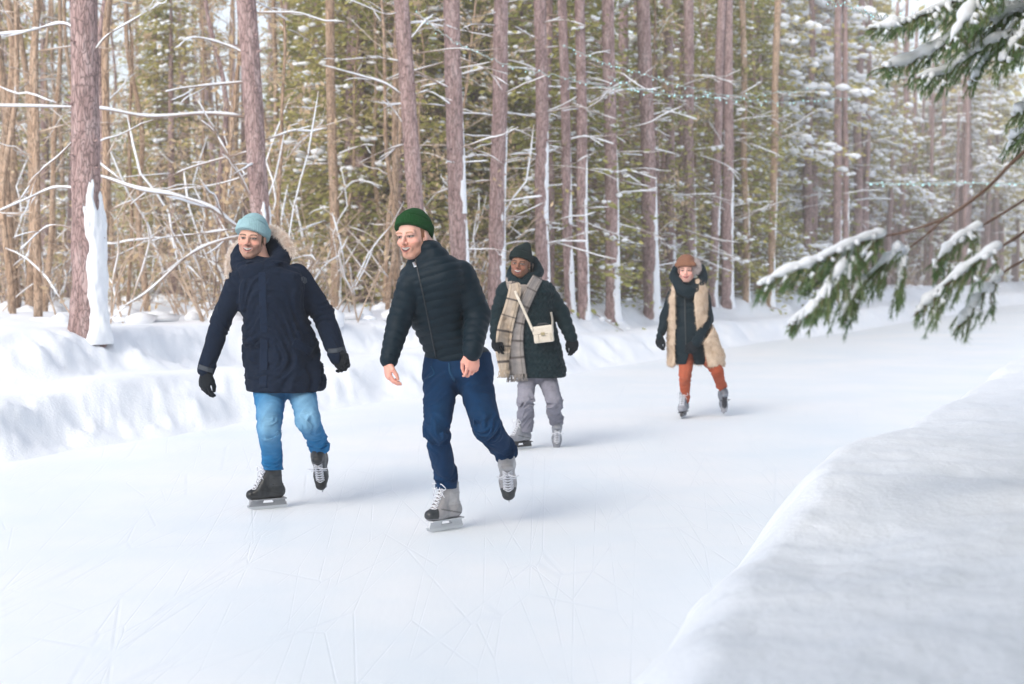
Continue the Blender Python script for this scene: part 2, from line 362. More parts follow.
def skate(fig=False):
    """ankle at origin, toe +x, up +z; returns dict of local (V,F)"""
    z0 = -.085
    p = [rc((-.045, 0, -.045), (.07, 0, -.05), .039, .037, (0, 1, 0), .95), [rc((.06, 0, -.05), (.135, 0, -.056), .037, .029, (0, 1, 0), 1.12), .02, 'u'],
         [rc((-.02, 0, -.03), (-.012, 0, .095), .045, .047, (0, 1, 0), .9), .03, 'u'], [rc((.012, 0, .05), (.03, 0, .125), .02, .022, (0, 1, 0), 1.5), .02, 'u'], [rc((.018, 0, .065), (.088, 0, -.05), .036, .037, (0, 1, 0), .95), .03, 'u'],
         [((lambda x, y, z: z0 - z + 0 * x + 0 * y), np.full(3, -9.), np.full(3, 9.)), .006, 'i']]
    v = Vol(p, .004, .02, .015); v.disp(lambda x, y, z: .0015 * vnoise(x * 60, y * 60, z * 60) + .0022 * (np.abs(np.sin(z * 60)) < .12) * (z > -.02) * (x < .01))
    boot = v.mesh()
    def plate(poly, th, zoff=0):
        poly = np.array(poly, float); n = len(poly); V = np.vstack([np.c_[poly[:, 0], np.full(n, -th), poly[:, 1]], np.c_[poly[:, 0], np.full(n, th), poly[:, 1]]])
        k = np.arange(n); k2 = (k + 1) % n
        c = poly.mean(0); V = np.vstack([V, [c[0], -th, c[1]], [c[0], th, c[1]]])
        return V, [np.stack([k, k2, k2 + n, k + n], -1), np.vstack([np.stack([k2, k, np.full(n, 2 * n)], -1), np.stack([k + n, k2 + n, np.full(n, 2 * n + 1)], -1)])]
    hd = MB()
    hd.add(*box((.028, 0, z0 - .003), (.112, .030, .004)))
    for x0, x1, b0, b1 in ((-.078, .0, -.085, -.015), (.055, .14, .065, .145)):
        hd.add(*plate([(x0, z0 - .006), (x1, z0 - .006), (b1, z0 - .032), (b0, z0 - .032)], .011))
    hd.add(*box((.028, 0, z0 - .036), (.118, .008, .008)))
    bl = plate([(-.098, z0 - .040), (-.102, z0 - .052), (-.08, z0 - .062), (.02, z0 - .0645), (.12, z0 - .062), (.156, z0 - .050), (.160, z0 - .034), (.145, z0 - .040)], .0026)
    lc = MB()
    fx = lambda t: np.array([.055 + .072 * t, 0, .098 - .125 * t])
    for i in range(8):
        t = i / 7.5; a = fx(t) + [-.010, -.025, -.006]; b = fx(min(1, t + .09)) + [-.010, .025, -.006]
        for s in (1, -1):
            q = [a * [1, s, 1], (a + b) / 2 * [1, 0, 1] + [.011, 0, .008], b * [1, s, 1]]; lc.add(*tube(crom(q, 7), .0032, 5))
    k = np.array([.062, 0, .098])
    for s in (-1, 1):
        lc.add(*tube(crom([k, k + [.02, s * .03, .012], k + [.01, s * .055, -.01], k + [.012, s * .035, -.022], k], 12), .0028, 5))
        lc.add(*tube(crom([k, k + [.02, s * .02, -.02], k + [.01, s * .045, -.06]], 8), .0025, 5))
    return dict(boot=boot, holder=hd, blade=bl, lace=lc)
# ------------------------------------------------------------------ ground
A0 = np.array([-4.1, 11.3]); TD = nrm([.451, .8925]); ND = np.array([-TD[1], TD[0]])
CR = np.array([[-4.6, -9.0], [-.62, -.2], [.18, 2.9], [.40, 3.65], [.66, 4.56], [1.14, 6.07], [1.46, 6.9], [2.36, 8.75], [4.9, 13.7], [11, 27], [22, 52], [45, 104], [90, 200]])
def seg_dist(x, y):
    best = np.full(x.shape, 1e9); sg = np.zeros(x.shape)
    for a, b in zip(CR[:-1], CR[1:]):
        ab = b - a; t = np.clip(((x - a[0]) * ab[0] + (y - a[1]) * ab[1]) / (ab @ ab), 0, 1)
        dx = x - a[0] - t * ab[0]; dy = y - a[1] - t * ab[1]; d = np.hypot(dx, dy); s = ab[1] * dx - ab[0] * dy
        m = d < best; best = np.where(m, d, best); sg = np.where(m, np.sign(s), sg)
    return best * sg
def height(x, y):
    x = np.asarray(x, float); y = np.asarray(y, float)
    u = (x - A0[0]) * ND[0] + (y - A0[1]) * ND[1]; v = (x - A0[0]) * TD[0] + (y - A0[1]) * TD[1]
    u = u + .09 * vnoise(v * .9, 3, 0) + .04 * vnoise(v * 2.7, 1, 0) + .3 * vnoise(v * .23, 9, 0)
    f1 = sstep(-.05, .8, u); f2 = sstep(1.45, 2.5, u + .35 * vnoise(v * .55, 5, 2))
    e1 = f1 * (1 - f1) * 4; e2 = f2 * (1 - f2) * 4
    ch = fbm(x * 2.6, y * 2.6, 0, 5); fine = fbm(x * 9, y * 9, 4, 3)
    hl = .43 * f1 + .42 * f2 + .10 * e1 * ch + .12 * e2 * ch + .026 * fine * (e1 + e2) * .8 + .035 * f1 * fbm(x * .8, y * .8, 3, 3) + .07 * sstep(2, 8, u) * fbm(x * .25, y * .25, 8, 3)
    hl = hl + .10 * np.exp(-((u - 2.7) / .45) ** 2) * (.4 + .6 * vnoise(v * 1.1, 7, 7)) + .06 * np.exp(-((u - .95) / .3) ** 2) * (.5 + .5 * vnoise(v * 1.7, 2, 7))
    w = seg_dist(x, y) + .05 * vnoise(x * .9, y * .9, 5) + .03 * fbm(x * 3, y * 3, 1, 2)
    g = sstep(-.42, .24, w)
    hr = .66 * g + .05 * g * fbm(x * .9 + 4, y * .9, 2, 3) + .014 * g * fbm(x * 3.3, y * 3.3, 6, 3) + .005 * g * fbm(x * 11, y * 11, 6, 3) + .12 * sstep(.1, 1.6, w) * (.5 + .5 * vnoise(x * .7, y * .7, 3)) + .25 * sstep(6, 25, w)
    hr = hr + .10 * np.exp(-(((x - 4.6) / .9) ** 2 + ((y - 11.5) / 1.6) ** 2)) + .05 * np.exp(-(((x - 1.9) / .5) ** 2 + ((y - 6.6) / .7) ** 2))
    base = np.where((u > -.25), hl - .05 * sstep(.05, -.2, u), np.where(w > -.75, hr - .05 * sstep(-.6, -.75, w), -.05))
    return np.maximum(np.where(u > -.25, hl, 0) , np.where(w > -.5, hr, 0)) - .05 * sstep(.06, -.2, u) * sstep(-.34, -.46, w)
def gz(x, y): return float(height(np.array([x]), np.array([y]))[0])
rr = [0.0, .3]
while rr[-1] < 250: rr.append(rr[-1] * (1.0075 if rr[-1] < 45 else 1.02) + .004)
rr = np.array(rr)
an = np.concatenate([np.linspace(-180, -26, 90, endpoint=False), np.linspace(-26, 26, 560, endpoint=False), np.linspace(26, 180, 90)]); an = R(1) * an
X = rr[:, None] * np.sin(an)[None]; Y = rr[:, None] * np.cos(an)[None]; Z = height(X, Y)
n, m = X.shape; i = np.arange(n - 1)[:, None]; j = np.arange(m - 1)[None]
q = np.stack([i * m + j, (i + 1) * m + j, (i + 1) * m + j + 1, i * m + j + 1], -1).reshape(-1, 4)
mk('snow_ground', np.stack([X, Y, Z], -1).reshape(-1, 3), q[:, ::-1], M['snow'], kind='structure')
def ice_mat():
    m, nt, b = newmat('ice'); L = nt.links.new; tc = N(nt, 'ShaderNodeTexCoord')
    n1 = N(nt, 'ShaderNodeTexNoise', Scale=.55, Detail=5, Roughness=.6); L(tc.outputs['Object'], n1.inputs['Vector'])
    cr = N(nt, 'ShaderNodeValToRGB'); e = cr.color_ramp.elements; e[0].position = .3; e[0].color = (.81, .88, .935, 1); e[1].position = .7; e[1].color = (.93, .945, .96, 1); L(n1.outputs[0], cr.inputs[0])
    prev = None; cuts = []
    for k, (rot, sc, st) in enumerate(((27, 2.2, 14), (36, 3.1, 22), (8, 2.6, 18), (58, 3.4, 16))):
        mp = N(nt, 'ShaderNodeMapping'); mp.inputs['Rotation'].default_value = (0, 0, R(rot)); mp.inputs['Scale'].default_value = (1.0, 1 / 8.0, 1)
        L(tc.outputs['Object'], mp.inputs['Vector'])
        nz = N(nt, 'ShaderNodeTexVoronoi', Scale=sc * .8, feature='DISTANCE_TO_EDGE'); L(mp.outputs[0], nz.inputs['Vector'])
        mr = N(nt, 'ShaderNodeMapRange'); mr.inputs[1].default_value = 0; mr.inputs[2].default_value = .008; mr.inputs[3].default_value = 1; mr.inputs[4].default_value = 0; L(nz.outputs['Distance'], mr.inputs[0]); cuts.append(mr)
    s = cuts[0].outputs[0]
    for c in cuts[1:]:
        ad = N(nt, 'ShaderNodeMath', operation='MAXIMUM'); L(s, ad.inputs[0]); L(c.outputs[0], ad.inputs[1]); s = ad.outputs[0]
    n3 = N(nt, 'ShaderNodeTexNoise', Scale=2.2, Detail=3); L(tc.outputs['Object'], n3.inputs['Vector'])
    mr = N(nt, 'ShaderNodeMapRange'); mr.inputs[1].default_value = .36; mr.inputs[2].default_value = .54; L(n3.outputs[0], mr.inputs[0])
    mu = N(nt, 'ShaderNodeMath', operation='MULTIPLY'); L(s, mu.inputs[0]); L(mr.outputs[0], mu.inputs[1])
    mx = N(nt, 'ShaderNodeMix', data_type='RGBA'); mx.inputs[7].default_value = (.70, .76, .85, 1); L(cr.outputs[0], mx.inputs[6])
    mk2 = N(nt, 'ShaderNodeMath', operation='MULTIPLY'); mk2.inputs[1].default_value = .2; L(mu.outputs[0], mk2.inputs[0]); L(mk2.outputs[0], mx.inputs[0]); L(mx.outputs[2], b.inputs['Base Color'])
    m4 = N(nt, 'ShaderNodeMapping'); m4.inputs['Rotation'].default_value = (0, 0, R(27)); m4.inputs['Scale'].default_value = (1, .22, 1); L(tc.outputs['Object'], m4.inputs['Vector'])
    n4 = N(nt, 'ShaderNodeTexNoise', Scale=22, Detail=7, Roughness=.7); L(m4.outputs[0], n4.inputs['Vector'])
    sb = N(nt, 'ShaderNodeMath', operation='SUBTRACT'); L(n4.outputs[0], sb.inputs[0]); L(mu.outputs[0], sb.inputs[1])
    bp = N(nt, 'ShaderNodeBump', Strength=.27, Distance=.005); L(sb.outputs[0], bp.inputs['Height']); L(bp.outputs[0], b.inputs['Normal'])
    b.inputs['Roughness'].default_value = .42; b.inputs['Specular IOR Level'].default_value = .35
    return m
M['ice'] = ice_mat()
c = [A0 - TD * 25 - ND * 14, A0 - TD * 25 + ND * .5, A0 + TD * 230 + ND * .5, A0 + TD * 230 - ND * 14]
mk('ice', [(p[0], p[1], 0) for p in c], np.array([[0, 3, 2, 1]]), M['ice'], kind='structure')

# ------------------------------------------------------------------ forest
def bark_mat(name, c1, c2, c3, sc=1.0):
    m, nt, b = newmat(name); L = nt.links.new; tc = N(nt, 'ShaderNodeTexCoord')
    mp = N(nt, 'ShaderNodeMapping'); mp.inputs['Scale'].default_value = (1, 1, .28); L(tc.outputs['Object'], mp.inputs['Vector'])
    vo = N(nt, 'ShaderNodeTexVoronoi', Scale=26 * sc, feature='DISTANCE_TO_EDGE'); 
    nd = N(nt, 'ShaderNodeTexNoise', Scale=12, Detail=3); L(mp.outputs[0], nd.inputs['Vector'])
    ad = N(nt, 'ShaderNodeMix', data_type='RGBA'); ad.inputs[0].default_value = .12; L(mp.outputs[0], ad.inputs[6]); L(nd.outputs['Color'], ad.inputs[7]); L(ad.outputs[2], vo.inputs['Vector'])
    nz = N(nt, 'ShaderNodeTexNoise', Scale=9, Detail=6, Roughness=.7); L(mp.outputs[0], nz.inputs['Vector'])
    cr = N(nt, 'ShaderNodeValToRGB'); e = cr.color_ramp.elements; e[0].position = .3; e[0].color = (*c1, 1); e[1].position = .7; e[1].color = (*c3, 1); x = e.new(.5); x.color = (*c2, 1); L(nz.outputs[0], cr.inputs[0])
    mr = N(nt, 'ShaderNodeMapRange'); mr.inputs[1].default_value = 0; mr.inputs[2].default_value = .14; mr.inputs[3].default_value = .38; mr.inputs[4].default_value = 1; L(vo.outputs['Distance'], mr.inputs[0])
    mx = N(nt, 'ShaderNodeMix', data_type='RGBA', blend_type='MULTIPLY'); mx.inputs[0].default_value = 1; L(cr.outputs[0], mx.inputs[6]); L(mr.outputs[0], mx.inputs[7]); L(mx.outputs[2], b.inputs['Base Color'])
    bp = N(nt, 'ShaderNodeBump', Strength=1, Distance=.02); L(vo.outputs['Distance'], bp.inputs['Height']); L(bp.outputs[0], b.inputs['Normal'])
    b.inputs['Roughness'].default_value = .9; b.inputs['Specular IOR Level'].default_value = .15
    return m
M['bark'] = bark_mat('pine_bark', (.25, .165, .155), (.45, .31, .29), (.60, .46, .44))
M['bark_t'] = bark_mat('tan_bark', (.36, .23, .15), (.52, .36, .25), (.64, .49, .37))
M['twig'] = mat('dead_twig', (.22, .15, .12), (.38, .29, .23), scale=12, bump=0)
M['stem'] = mat('spruce_stem', (.13, .075, .05), (.22, .14, .10), scale=12, bump=0)
M['twig_t'] = mat('tan_twig', (.46, .32, .23), (.64, .50, .38), scale=12, bump=0)
M['leaf_o'] = mat('dry_leaf', (.55, .40, .24), (.74, .60, .42), c3=(.64, .48, .30), scale=3, bump=0, rough=.8, trans=.35)
M['leaf_c'] = mat('cedar_leaf', (.20, .22, .055), (.58, .50, .18), c3=(.38, .37, .11), scale=1.6, bump=0, rough=.7, trans=.2)
M['leaf_p'] = mat('pine_leaf', (.36, .33, .11), (.64, .53, .24), c3=(.50, .44, .15), scale=1.3, bump=0, rough=.7, trans=.25)
M['leaf_s'] = mat('spruce_needle', (.10, .18, .07), (.28, .34, .15), c3=(.16, .25, .10), scale=9, bump=0, rough=.55, trans=.1)
def wob_tube(p0, p1, r0, r1, n=10, seg=24, wob=.012, bk=.06):
    pts = np.linspace(p0, p1, seg); t = np.linspace(0, 1, seg); s = RNG.uniform(0, 50)
    pts[:, 0] += wob * vnoise(t * 5, s, 0) * 3; pts[:, 1] += wob * vnoise(t * 5, s, 9) * 3
    rad = r0 + (r1 - r0) * t
    V, Fs = tube(pts, rad, n); k = seg * n
    c = np.repeat(pts, n, 0); V[:k] = c + (V[:k] - c) * (1 + bk * vnoise(V[:k, 0] * 22, V[:k, 1] * 22, V[:k, 2] * 6))[:, None]
    return V, Fs, pts, rad
def snow_line(pts, rad, th, gap=.0, seed=0, n=6):
    """snow lying along a branch"""
    m = len(pts); s = np.arange(m) / m; nz = vnoise(s * m * .35 + seed, seed, 3); r = np.maximum(.003, (th * (.85 + .45 * nz)) * (1 if gap == 0 else np.clip((nz + 1 - gap * 1.6) * 3, .05, 1)))
    r[0] *= .5; r[-1] *= .3
    q = pts + np.array([0, 0, 1]) * (rad * .75 + r * .35)[:, None]
    V, Fs = tube(q, r, n, .8); return V, Fs
def bent(p0, dirv, L, n=12, sag=.0, wig=.04, up=0):
    t = np.linspace(0, 1, n); s = RNG.uniform(0, 60); d = nrm(dirv); pts = p0 + d * (L * t)[:, None]
    pts[:, 2] += -sag * L * t ** 2 + up * L * t * t; pts += np.c_[vnoise(t * 4, s, 0), vnoise(t * 4, s, 5), vnoise(t * 4, s, 9)] * wig * L * t[:, None]
    return pts
def add_branch(root, o, pts, r0, th, mt='twig', sub=2, gap=.25, name='branch'):
    w_ = MB(); s_ = MB(); rad = np.linspace(r0, r0 * .35, len(pts)); w_.add(*tube(pts, rad, 6)); s_.add(*snow_line(pts[1:], rad[1:], th, gap, RNG.uniform(0, 99)))
    for k in range(sub):
        i = RNG.integers(len(pts) // 4, len(pts) - 2); d = nrm(pts[i + 1] - pts[i]); sd = RNG.choice([-1, 1]); dd = d + np.array([-d[1], d[0], 0]) * sd * RNG.uniform(.3, 1.1) + [0, 0, RNG.uniform(-.4, .5)]
        L = np.linalg.norm(pts[-1] - pts[0]) * RNG.uniform(.2, .5); p = bent(pts[i], dd, L, 8, .1, .06); rd = np.linspace(rad[i] * .6, rad[i] * .2, 8)
        w_.add(*tube(p, rd, 5)); s_.add(*snow_line(p[1:], rd[1:], th * .65, gap, RNG.uniform(0, 99)))
    b = w_.build(name, M[mt], root, o); s_.build('snow', M['snow_b'], b, o); return b
def ground_hit(px, py):
    d = np.linspace(6, 140, 6000); v = P(px, py, 1.0) - CAM; x = v[0] * d; z = CAM[2] + v[2] * d; h = height(x, d); k = np.argmax(z < h); return d[k] if (z < h).any() else 60.
def snow_patch(root, o, pts, rad, z0, z1, ac, aw, th=.03, seed=0, dens=.0):
    """snow blown on one side of a trunk"""
    na, nz = 44, 130; zt = np.linspace(z0, z1, nz); cx = np.interp(zt, pts[:, 2], pts[:, 0]); cy = np.interp(zt, pts[:, 2], pts[:, 1]); r = np.interp(zt, pts[:, 2], rad) * (1 + .28 * np.exp(-np.maximum(0, zt - o[2]) / .14))
    A = np.linspace(R(-120), R(42), na); t = (zt - z0) / (z1 - z0)
    AA, ZZ = np.meshgrid(A, zt); e = 1 - ((AA - ac) / aw) ** 2
    zz = ZZ - z0; aL = ac + aw * (.75 * fbm(zz * 1.3 + seed, seed, 1, 3) + .55 * t[:, None] ** 1.5 + dens); aR = R(38)
    msk = np.minimum(np.minimum((AA - aL) * 1.6, (aR - AA) * 1.6), (1 - t[:, None]) * 3.0 - .45 + .5 * fbm(AA * 2, zz * 2, seed, 2)) + (.38 if seed else .16) * fbm(AA * 4 + seed, zz * 7, seed, 3)
    msk = np.minimum(msk, .8)
    T = th * (np.clip(msk * 2.2, 0, 1) + .2 * fbm(AA * 4, ZZ * 9, seed + 5, 2)) + np.maximum(np.minimum(msk, 0) * .12, -.25 * r[:, None])
    Rr = r[:, None] * 1.04 + T
    V = np.stack([cx[:, None] + Rr * np.cos(AA), cy[:, None] + Rr * np.sin(AA), ZZ], -1).reshape(-1, 3)
    i = np.arange(nz - 1)[:, None]; j = np.arange(na - 1)[None]; q = np.stack([i * na + j, i * na + j + 1, (i + 1) * na + j + 1, (i + 1) * na + j], -1).reshape(-1, 4)
    ok = (msk.ravel()[q] > -.3).any(1)
    if ok.sum() < 4: return
    q = q[ok]; u, inv = np.unique(q, return_inverse=True)
    mk('snow', V[u], inv.reshape(-1, 4), M['snow_b'], root, o)
# big pines: (base px, base py, top px at y=0, width px at base, width at top, snow height m, label, bark)
PINES = [
 (87, 333, 84, 31, 25, 1.75, 'thickest pine trunk, purplish bark with white snow up its right side, leftmost large trunk', 'bark', .25),
 (268, 322, 245, 19, 19, 1.6, 'pine trunk rising behind the man in the navy parka', 'bark', .3),
 (336, 308, 329, 9.5, 9, .9, 'slim pinkish pine trunk between the two men at the front', 'bark_t', .3),
 (424, 318, 402, 17, 15, 1.5, 'pine trunk directly behind the green beanie', 'bark', .2),
 (462, 318, 452, 18, 16, 1.7, 'pine trunk behind the shoulder of the man in the quilted jacket', 'bark', .2),
 (497, 318, 500, 17, 14, 1.8, 'pine trunk just left of the black beanie, snow on its lower half', 'bark', .1),
 (543, 316, 540, 13.5, 12, 1.9, 'pine trunk right behind the woman with the plaid scarf', 'bark', .0),
 (569, 312, 562, 10, 9, 1.3, 'thin pine trunk, second to the right of the black beanie', 'bark', .1),
 (584, 317, 580, 11.5, 10, 2.0, 'pine trunk, third to the right of the black beanie', 'bark', .0),
 (612, 318, 608, 14, 12, 1.9, 'pine trunk, fourth right of the black beanie, snow streak on its right side', 'bark', .0),
 (652, 318, 643, 16, 13, 2.0, 'stout pine trunk with flared snowy foot, left of the woman in the shearling vest', 'bark', .0),
 (671, 303, 668, 9.5, 9, 1.8, 'pine trunk rising just left of the brown hat', 'bark', .1),
 (691, 303, 688, 10.5, 10, 1.9, 'pine trunk rising directly behind the brown hat', 'bark', .1),
 (712, 303, 722, 9, 8, 1.6, 'leaning pine trunk just right of the brown hat', 'bark', .15),
 (727, 305, 728, 11.5, 10, 1.7, 'straight pine trunk right of the leaning trunk near the brown hat', 'bark', .1),
 (746, 301, 743, 6.5, 6, 1.3, 'thin brown trunk near the right end of the row of pines', 'bark_t', .2),
 (770, 304, 778, 7.5, 6.5, 1.4, 'tan leaning trunk above the tip of the drooping spruce branch', 'bark_t', .2),
 (836, 300, 838, 8, 7, 1.0, 'paired pine trunk behind the drooping spruce branch, left one of the pair', 'bark', .3),
 (846, 299, 845, 6, 5, 1.0, 'paired pine trunk behind the drooping spruce branch, right one of the pair', 'bark', .3)]
pine_xy = []
def gnear(px, d): return P(px, 300, d)
for k, (bx, by, tx, wb, wt, sh, lab, bk, bd) in enumerate(PINES):
    d = min(ground_hit(bx, by), 46); b = P(bx, by, d); b[2] = gz(b[0], b[1]); t = P(tx, 0, d); o = b.copy(); pine_xy.append((b, d))
    up = (t - b) / (t[2] - b[2]); top = b + up * 9.5; r0 = wb * d / F / 2; r1 = wt * d / F / 2; rt = max(.03, r0 + (r1 - r0) * 9.5 / (t[2] - b[2]) * .9)
    root = thing('pine_tree', lab, 'pine tree', o, 'tall pines in a row along the ice path')
    V, Fs, pts, rad = wob_tube(b - up * .15, top, r0, rt, 16, 60, .008, .09)
    fl = np.exp(-np.maximum(0, V[:, 2] - b[2]) / .14)[:, None] * .28; c = np.c_[np.interp(V[:, 2], pts[:, 2], pts[:, 0]), np.interp(V[:, 2], pts[:, 2], pts[:, 1])]; V[:, :2] = c + (V[:, :2] - c) * (1 + fl)
    tb = MB(); tb.add(V, Fs)
    for q in range(11):
        z = b[2] + RNG.uniform(.5, 4.6); a = RNG.uniform(-2.9, -.2); c = np.array([np.interp(z, pts[:, 2], pts[:, 0]), np.interp(z, pts[:, 2], pts[:, 1]), z]); r_ = np.interp(z, pts[:, 2], rad); dv_ = np.array([math.cos(a), math.sin(a), RNG.uniform(-.1, .4)])
        tb.add(*tube(np.array([c + dv_ * r_ * .8, c + dv_ * (r_ + .012), c + dv_ * (r_ + RNG.uniform(.02, .09))]), [.024 + .05 * r_, .014, .007], 6))
    tb.build('trunk', M[bk], root, o)
    snow_patch(root, o, pts, rad, b[2] - .12, b[2] + sh, R(-66 if k else -78), R(50), .011 if k else .05, k * 3.1, bd * .5 if k else -.1)
    if k > 3:
        snow_patch(root, o, pts, rad, b[2] + 1.6, b[2] + 3.2, R(-45), R(40), .008, k + 7.7, .1)
    nb = 0 if k in (0,) else (4 if k < 4 else (13 if k < 15 else 6))
    for q in range(nb):
        z = RNG.uniform(.9, 5.2) if k >= 4 else RNG.uniform(1.7, 4.6); c = np.array([np.interp(z + b[2], pts[:, 2], pts[:, 0]), np.interp(z + b[2], pts[:, 2], pts[:, 1]), z + b[2]])
        a = RNG.choice([0, math.pi]) + RNG.normal(0, .55); L = RNG.uniform(.45, 1.5) * (1 if d < 30 else 1.4)
        add_branch(root, o, bent(c, (math.cos(a), math.sin(a) - .15, RNG.uniform(-.35, .45)), L, 10, RNG.uniform(-.1, .25), .05), RNG.uniform(.007, .015), RNG.uniform(.009, .019), 'twig', RNG.integers(0, 3), .3)
# the long snow-laden limbs on the left, grown from the trunks beside them (image points, depth offset)
def limb(k, pl, r0, th, mt='twig', sub=2):
    b, d = pine_xy[k]; root = bpy.data.objects['pine_tree' if k == 0 else 'pine_tree.%03d' % k]
    pts = crom([P(x, y, d + dd) for x, y, dd in pl], 30); r0 = r0 * .8; th = th * .78; add_branch(root, b, pts, r0, th, mt, sub, .0 if th > .02 else .2)
limb(1, [(247, 117, 0), (205, 114, -.1), (150, 117, -.3), (100, 109, -.5), (45, 107, -.6), (-20, 106, -.7)], .026, .034)
limb(1, [(247, 82, 0), (225, 84, 0), (185, 88, -.2), (165, 92, -.3)], .02, .026)
limb(1, [(247, 55, 0), (228, 46, 0), (200, 38, -.1), (182, 40, -.2)], .017, .026)
limb(1, [(256, 212, 0), (243, 182, -.1), (226, 152, -.2), (214, 132, -.2), (200, 120, -.3)], .03, .020)
limb(1, [(256, 168, 0), (240, 178, .1), (215, 185, .2), (190, 188, .3), (150, 193, .3)], .014, .020)
limb(1, [(258, 238, 0), (235, 226, -.2), (210, 208, -.4), (175, 196, -.5), (140, 190, -.6), (105, 178, -.6), (88, 175, -.6)], .032, .040, 'twig', 3)
limb(1, [(258, 150, 0), (225, 158, .1), (180, 172, .2), (150, 190, .2), (130, 205, .3)], .02, .018)
limb(1, [(260, 235, 0), (225, 240, -.1), (190, 255, -.2), (150, 290, -.3), (125, 306, -.4)], .03, .030, 'twig', 3)
limb(1, [(258, 225, 0), (215, 232, .1), (160, 238, .2), (100, 244, .3)], .016, .024)
limb(0, [(90, 48, 0), (75, 30, .1), (60, 24, .2), (25, 32, .3), (-20, 36, .3)], .014, .026)
limb(0, [(85, 66, 0), (105, 38, -.1), (130, 22, -.2), (160, 4, -.3)], .012, .016)
limb(0, [(84, 130, 0), (60, 155, .1), (40, 172, .2), (20, 200, .2)], .015, .014)
limb(0, [(84, 190, 0), (55, 188, .2), (25, 200, .3), (-10, 215, .3)], .014, .022)
limb(0, [(84, 232, 0), (50, 226, .2), (20, 250, .3)], .014, .018)
limb(3, [(404, 97, 0), (385, 84, -.1), (360, 76, -.2), (336, 69, -.3)], .020, .026)
limb(3, [(406, 130, 0), (395, 112, 0), (382, 101, -.1)], .014, .018)
limb(3, [(404, 62, 0), (375, 58, 0), (340, 60, -.1)], .010, .016)
limb(3, [(403, 12, 0), (385, 14, -.1), (360, 4, -.2), (340, -4, -.2)], .010, .015)
limb(3, [(410, 40, 0), (430, 18, .1), (447, 26, .2)], .014, .024)
limb(3, [(412, 95, 0), (430, 92, .1), (450, 104, .2)], .012, .020)
limb(2, [(333, 262, 0), (310, 262, -.3), (300, 225, -.4), (296, 205, -.4)], .028, .035)
limb(2, [(334, 205, 0), (345, 190, -.1), (358, 181, -.2), (384, 187, -.2)], .018, .026)
for k in range(5, 12):
    for z in (RNG.uniform(150, 200), RNG.uniform(60, 150), RNG.uniform(195, 250)):
        b, d = pine_xy[k]; x = PINES[k][0]; s = RNG.choice([-1, 1]); limb(k, [(x, z, 0), (x + s * 18, z - 3, -.1), (x + s * 45, z + RNG.uniform(-8, 5), -.2)], .014, .030, 'twig', 1)

# --- shared meshes for the wood behind
def make_sapling(h, r, mt, nb, leaf=0, lean=.04):
    o = np.zeros(3); root = thing('sapling', 'x', 'sapling', o)
    V, Fs, pts, rad = wob_tube(o, np.array([RNG.normal(0, lean) * h, RNG.normal(0, lean) * h, h]), r, r * .35, 6, 26, .05, .08)
    mk('trunk', V, Fs, M[mt], root, o)
    W = MB(); S = MB(); Lf = MB()
    for q in range(nb):
        i = RNG.integers(2, 25); a = RNG.uniform(0, 6.28); L = RNG.uniform(.3, 1.3); p = bent(pts[i], (math.cos(a), math.sin(a), RNG.uniform(.1, 1.3)), L, 7, .1, .08); rd = np.linspace(rad[i] * .26, .002, 7)
        W.add(*tube(p, rd, 4)); 
        if RNG.random() < .6: S.add(*snow_line(p[1:], rd[1:], RNG.uniform(.006, .014), .4, RNG.uniform(0, 99), 5))
        for e in range(3):
            j = RNG.integers(2, 6); a2 = RNG.uniform(0, 6.28); p2 = bent(p[j], (math.cos(a2), math.sin(a2), RNG.uniform(-.1, 1)), L * .45, 5, .1, .1); W.add(*tube(p2, np.linspace(.005, .002, 5), 3))
            if leaf: Lf.add(*leaves(p2[RNG.integers(0, 5, leaf)] + RNG.normal(0, .05, (leaf, 3)), .045))
    W.build('twigs', M['twig_t' if mt == 'bark_t' else 'twig'], root, o, kind='stuff'); S.build('snow', M['snow_b'], root, o, kind='stuff')
    if leaf: Lf.build('leaves', M['leaf_o'], root, o, False, kind='stuff')
    return root
def leaves(C, s, dirs=None, asp=.45):
    n = len(C); A = RNG.normal(0, 1, (n, 3)) if dirs is None else dirs + RNG.normal(0, .35, (n, 3)); A /= np.linalg.norm(A, axis=1)[:, None]
    B = np.cross(A, RNG.normal(0, 1, (n, 3))); B /= np.linalg.norm(B, axis=1)[:, None] + 1e-9; L = s * RNG.uniform(.6, 1.4, (n, 1))
    V = np.stack([C - A * L, C + B * L * asp, C + A * L, C - B * L * asp], 1).reshape(-1, 3); return V, np.arange(n * 4).reshape(-1, 4)
BV = None
def blobs(C, s, flat=.5):
    """lumps of snow: low-poly uneven pads"""
    global BV
    if BV is None:
        import bmesh; bm = bmesh.new(); bmesh.ops.create_icosphere(bm, subdivisions=1, radius=1); BV = (np.array([v.co[:] for v in bm.verts]), np.array([[v.index for v in f.verts] for f in bm.faces])); bm.free()
    v, f = BV; n = len(C); S = (s * RNG.uniform(.5, 1.5, n))[:, None, None]; el = 1 + RNG.uniform(-.35, .5, (n, 1, 3)); el[..., 2] *= flat
    V = C[:, None] + v[None] * S * el * (1 + RNG.normal(0, .14, (n, len(v), 1))); return V.reshape(-1, 3), (f[None] + (np.arange(n) * len(v))[:, None, None]).reshape(-1, 3)
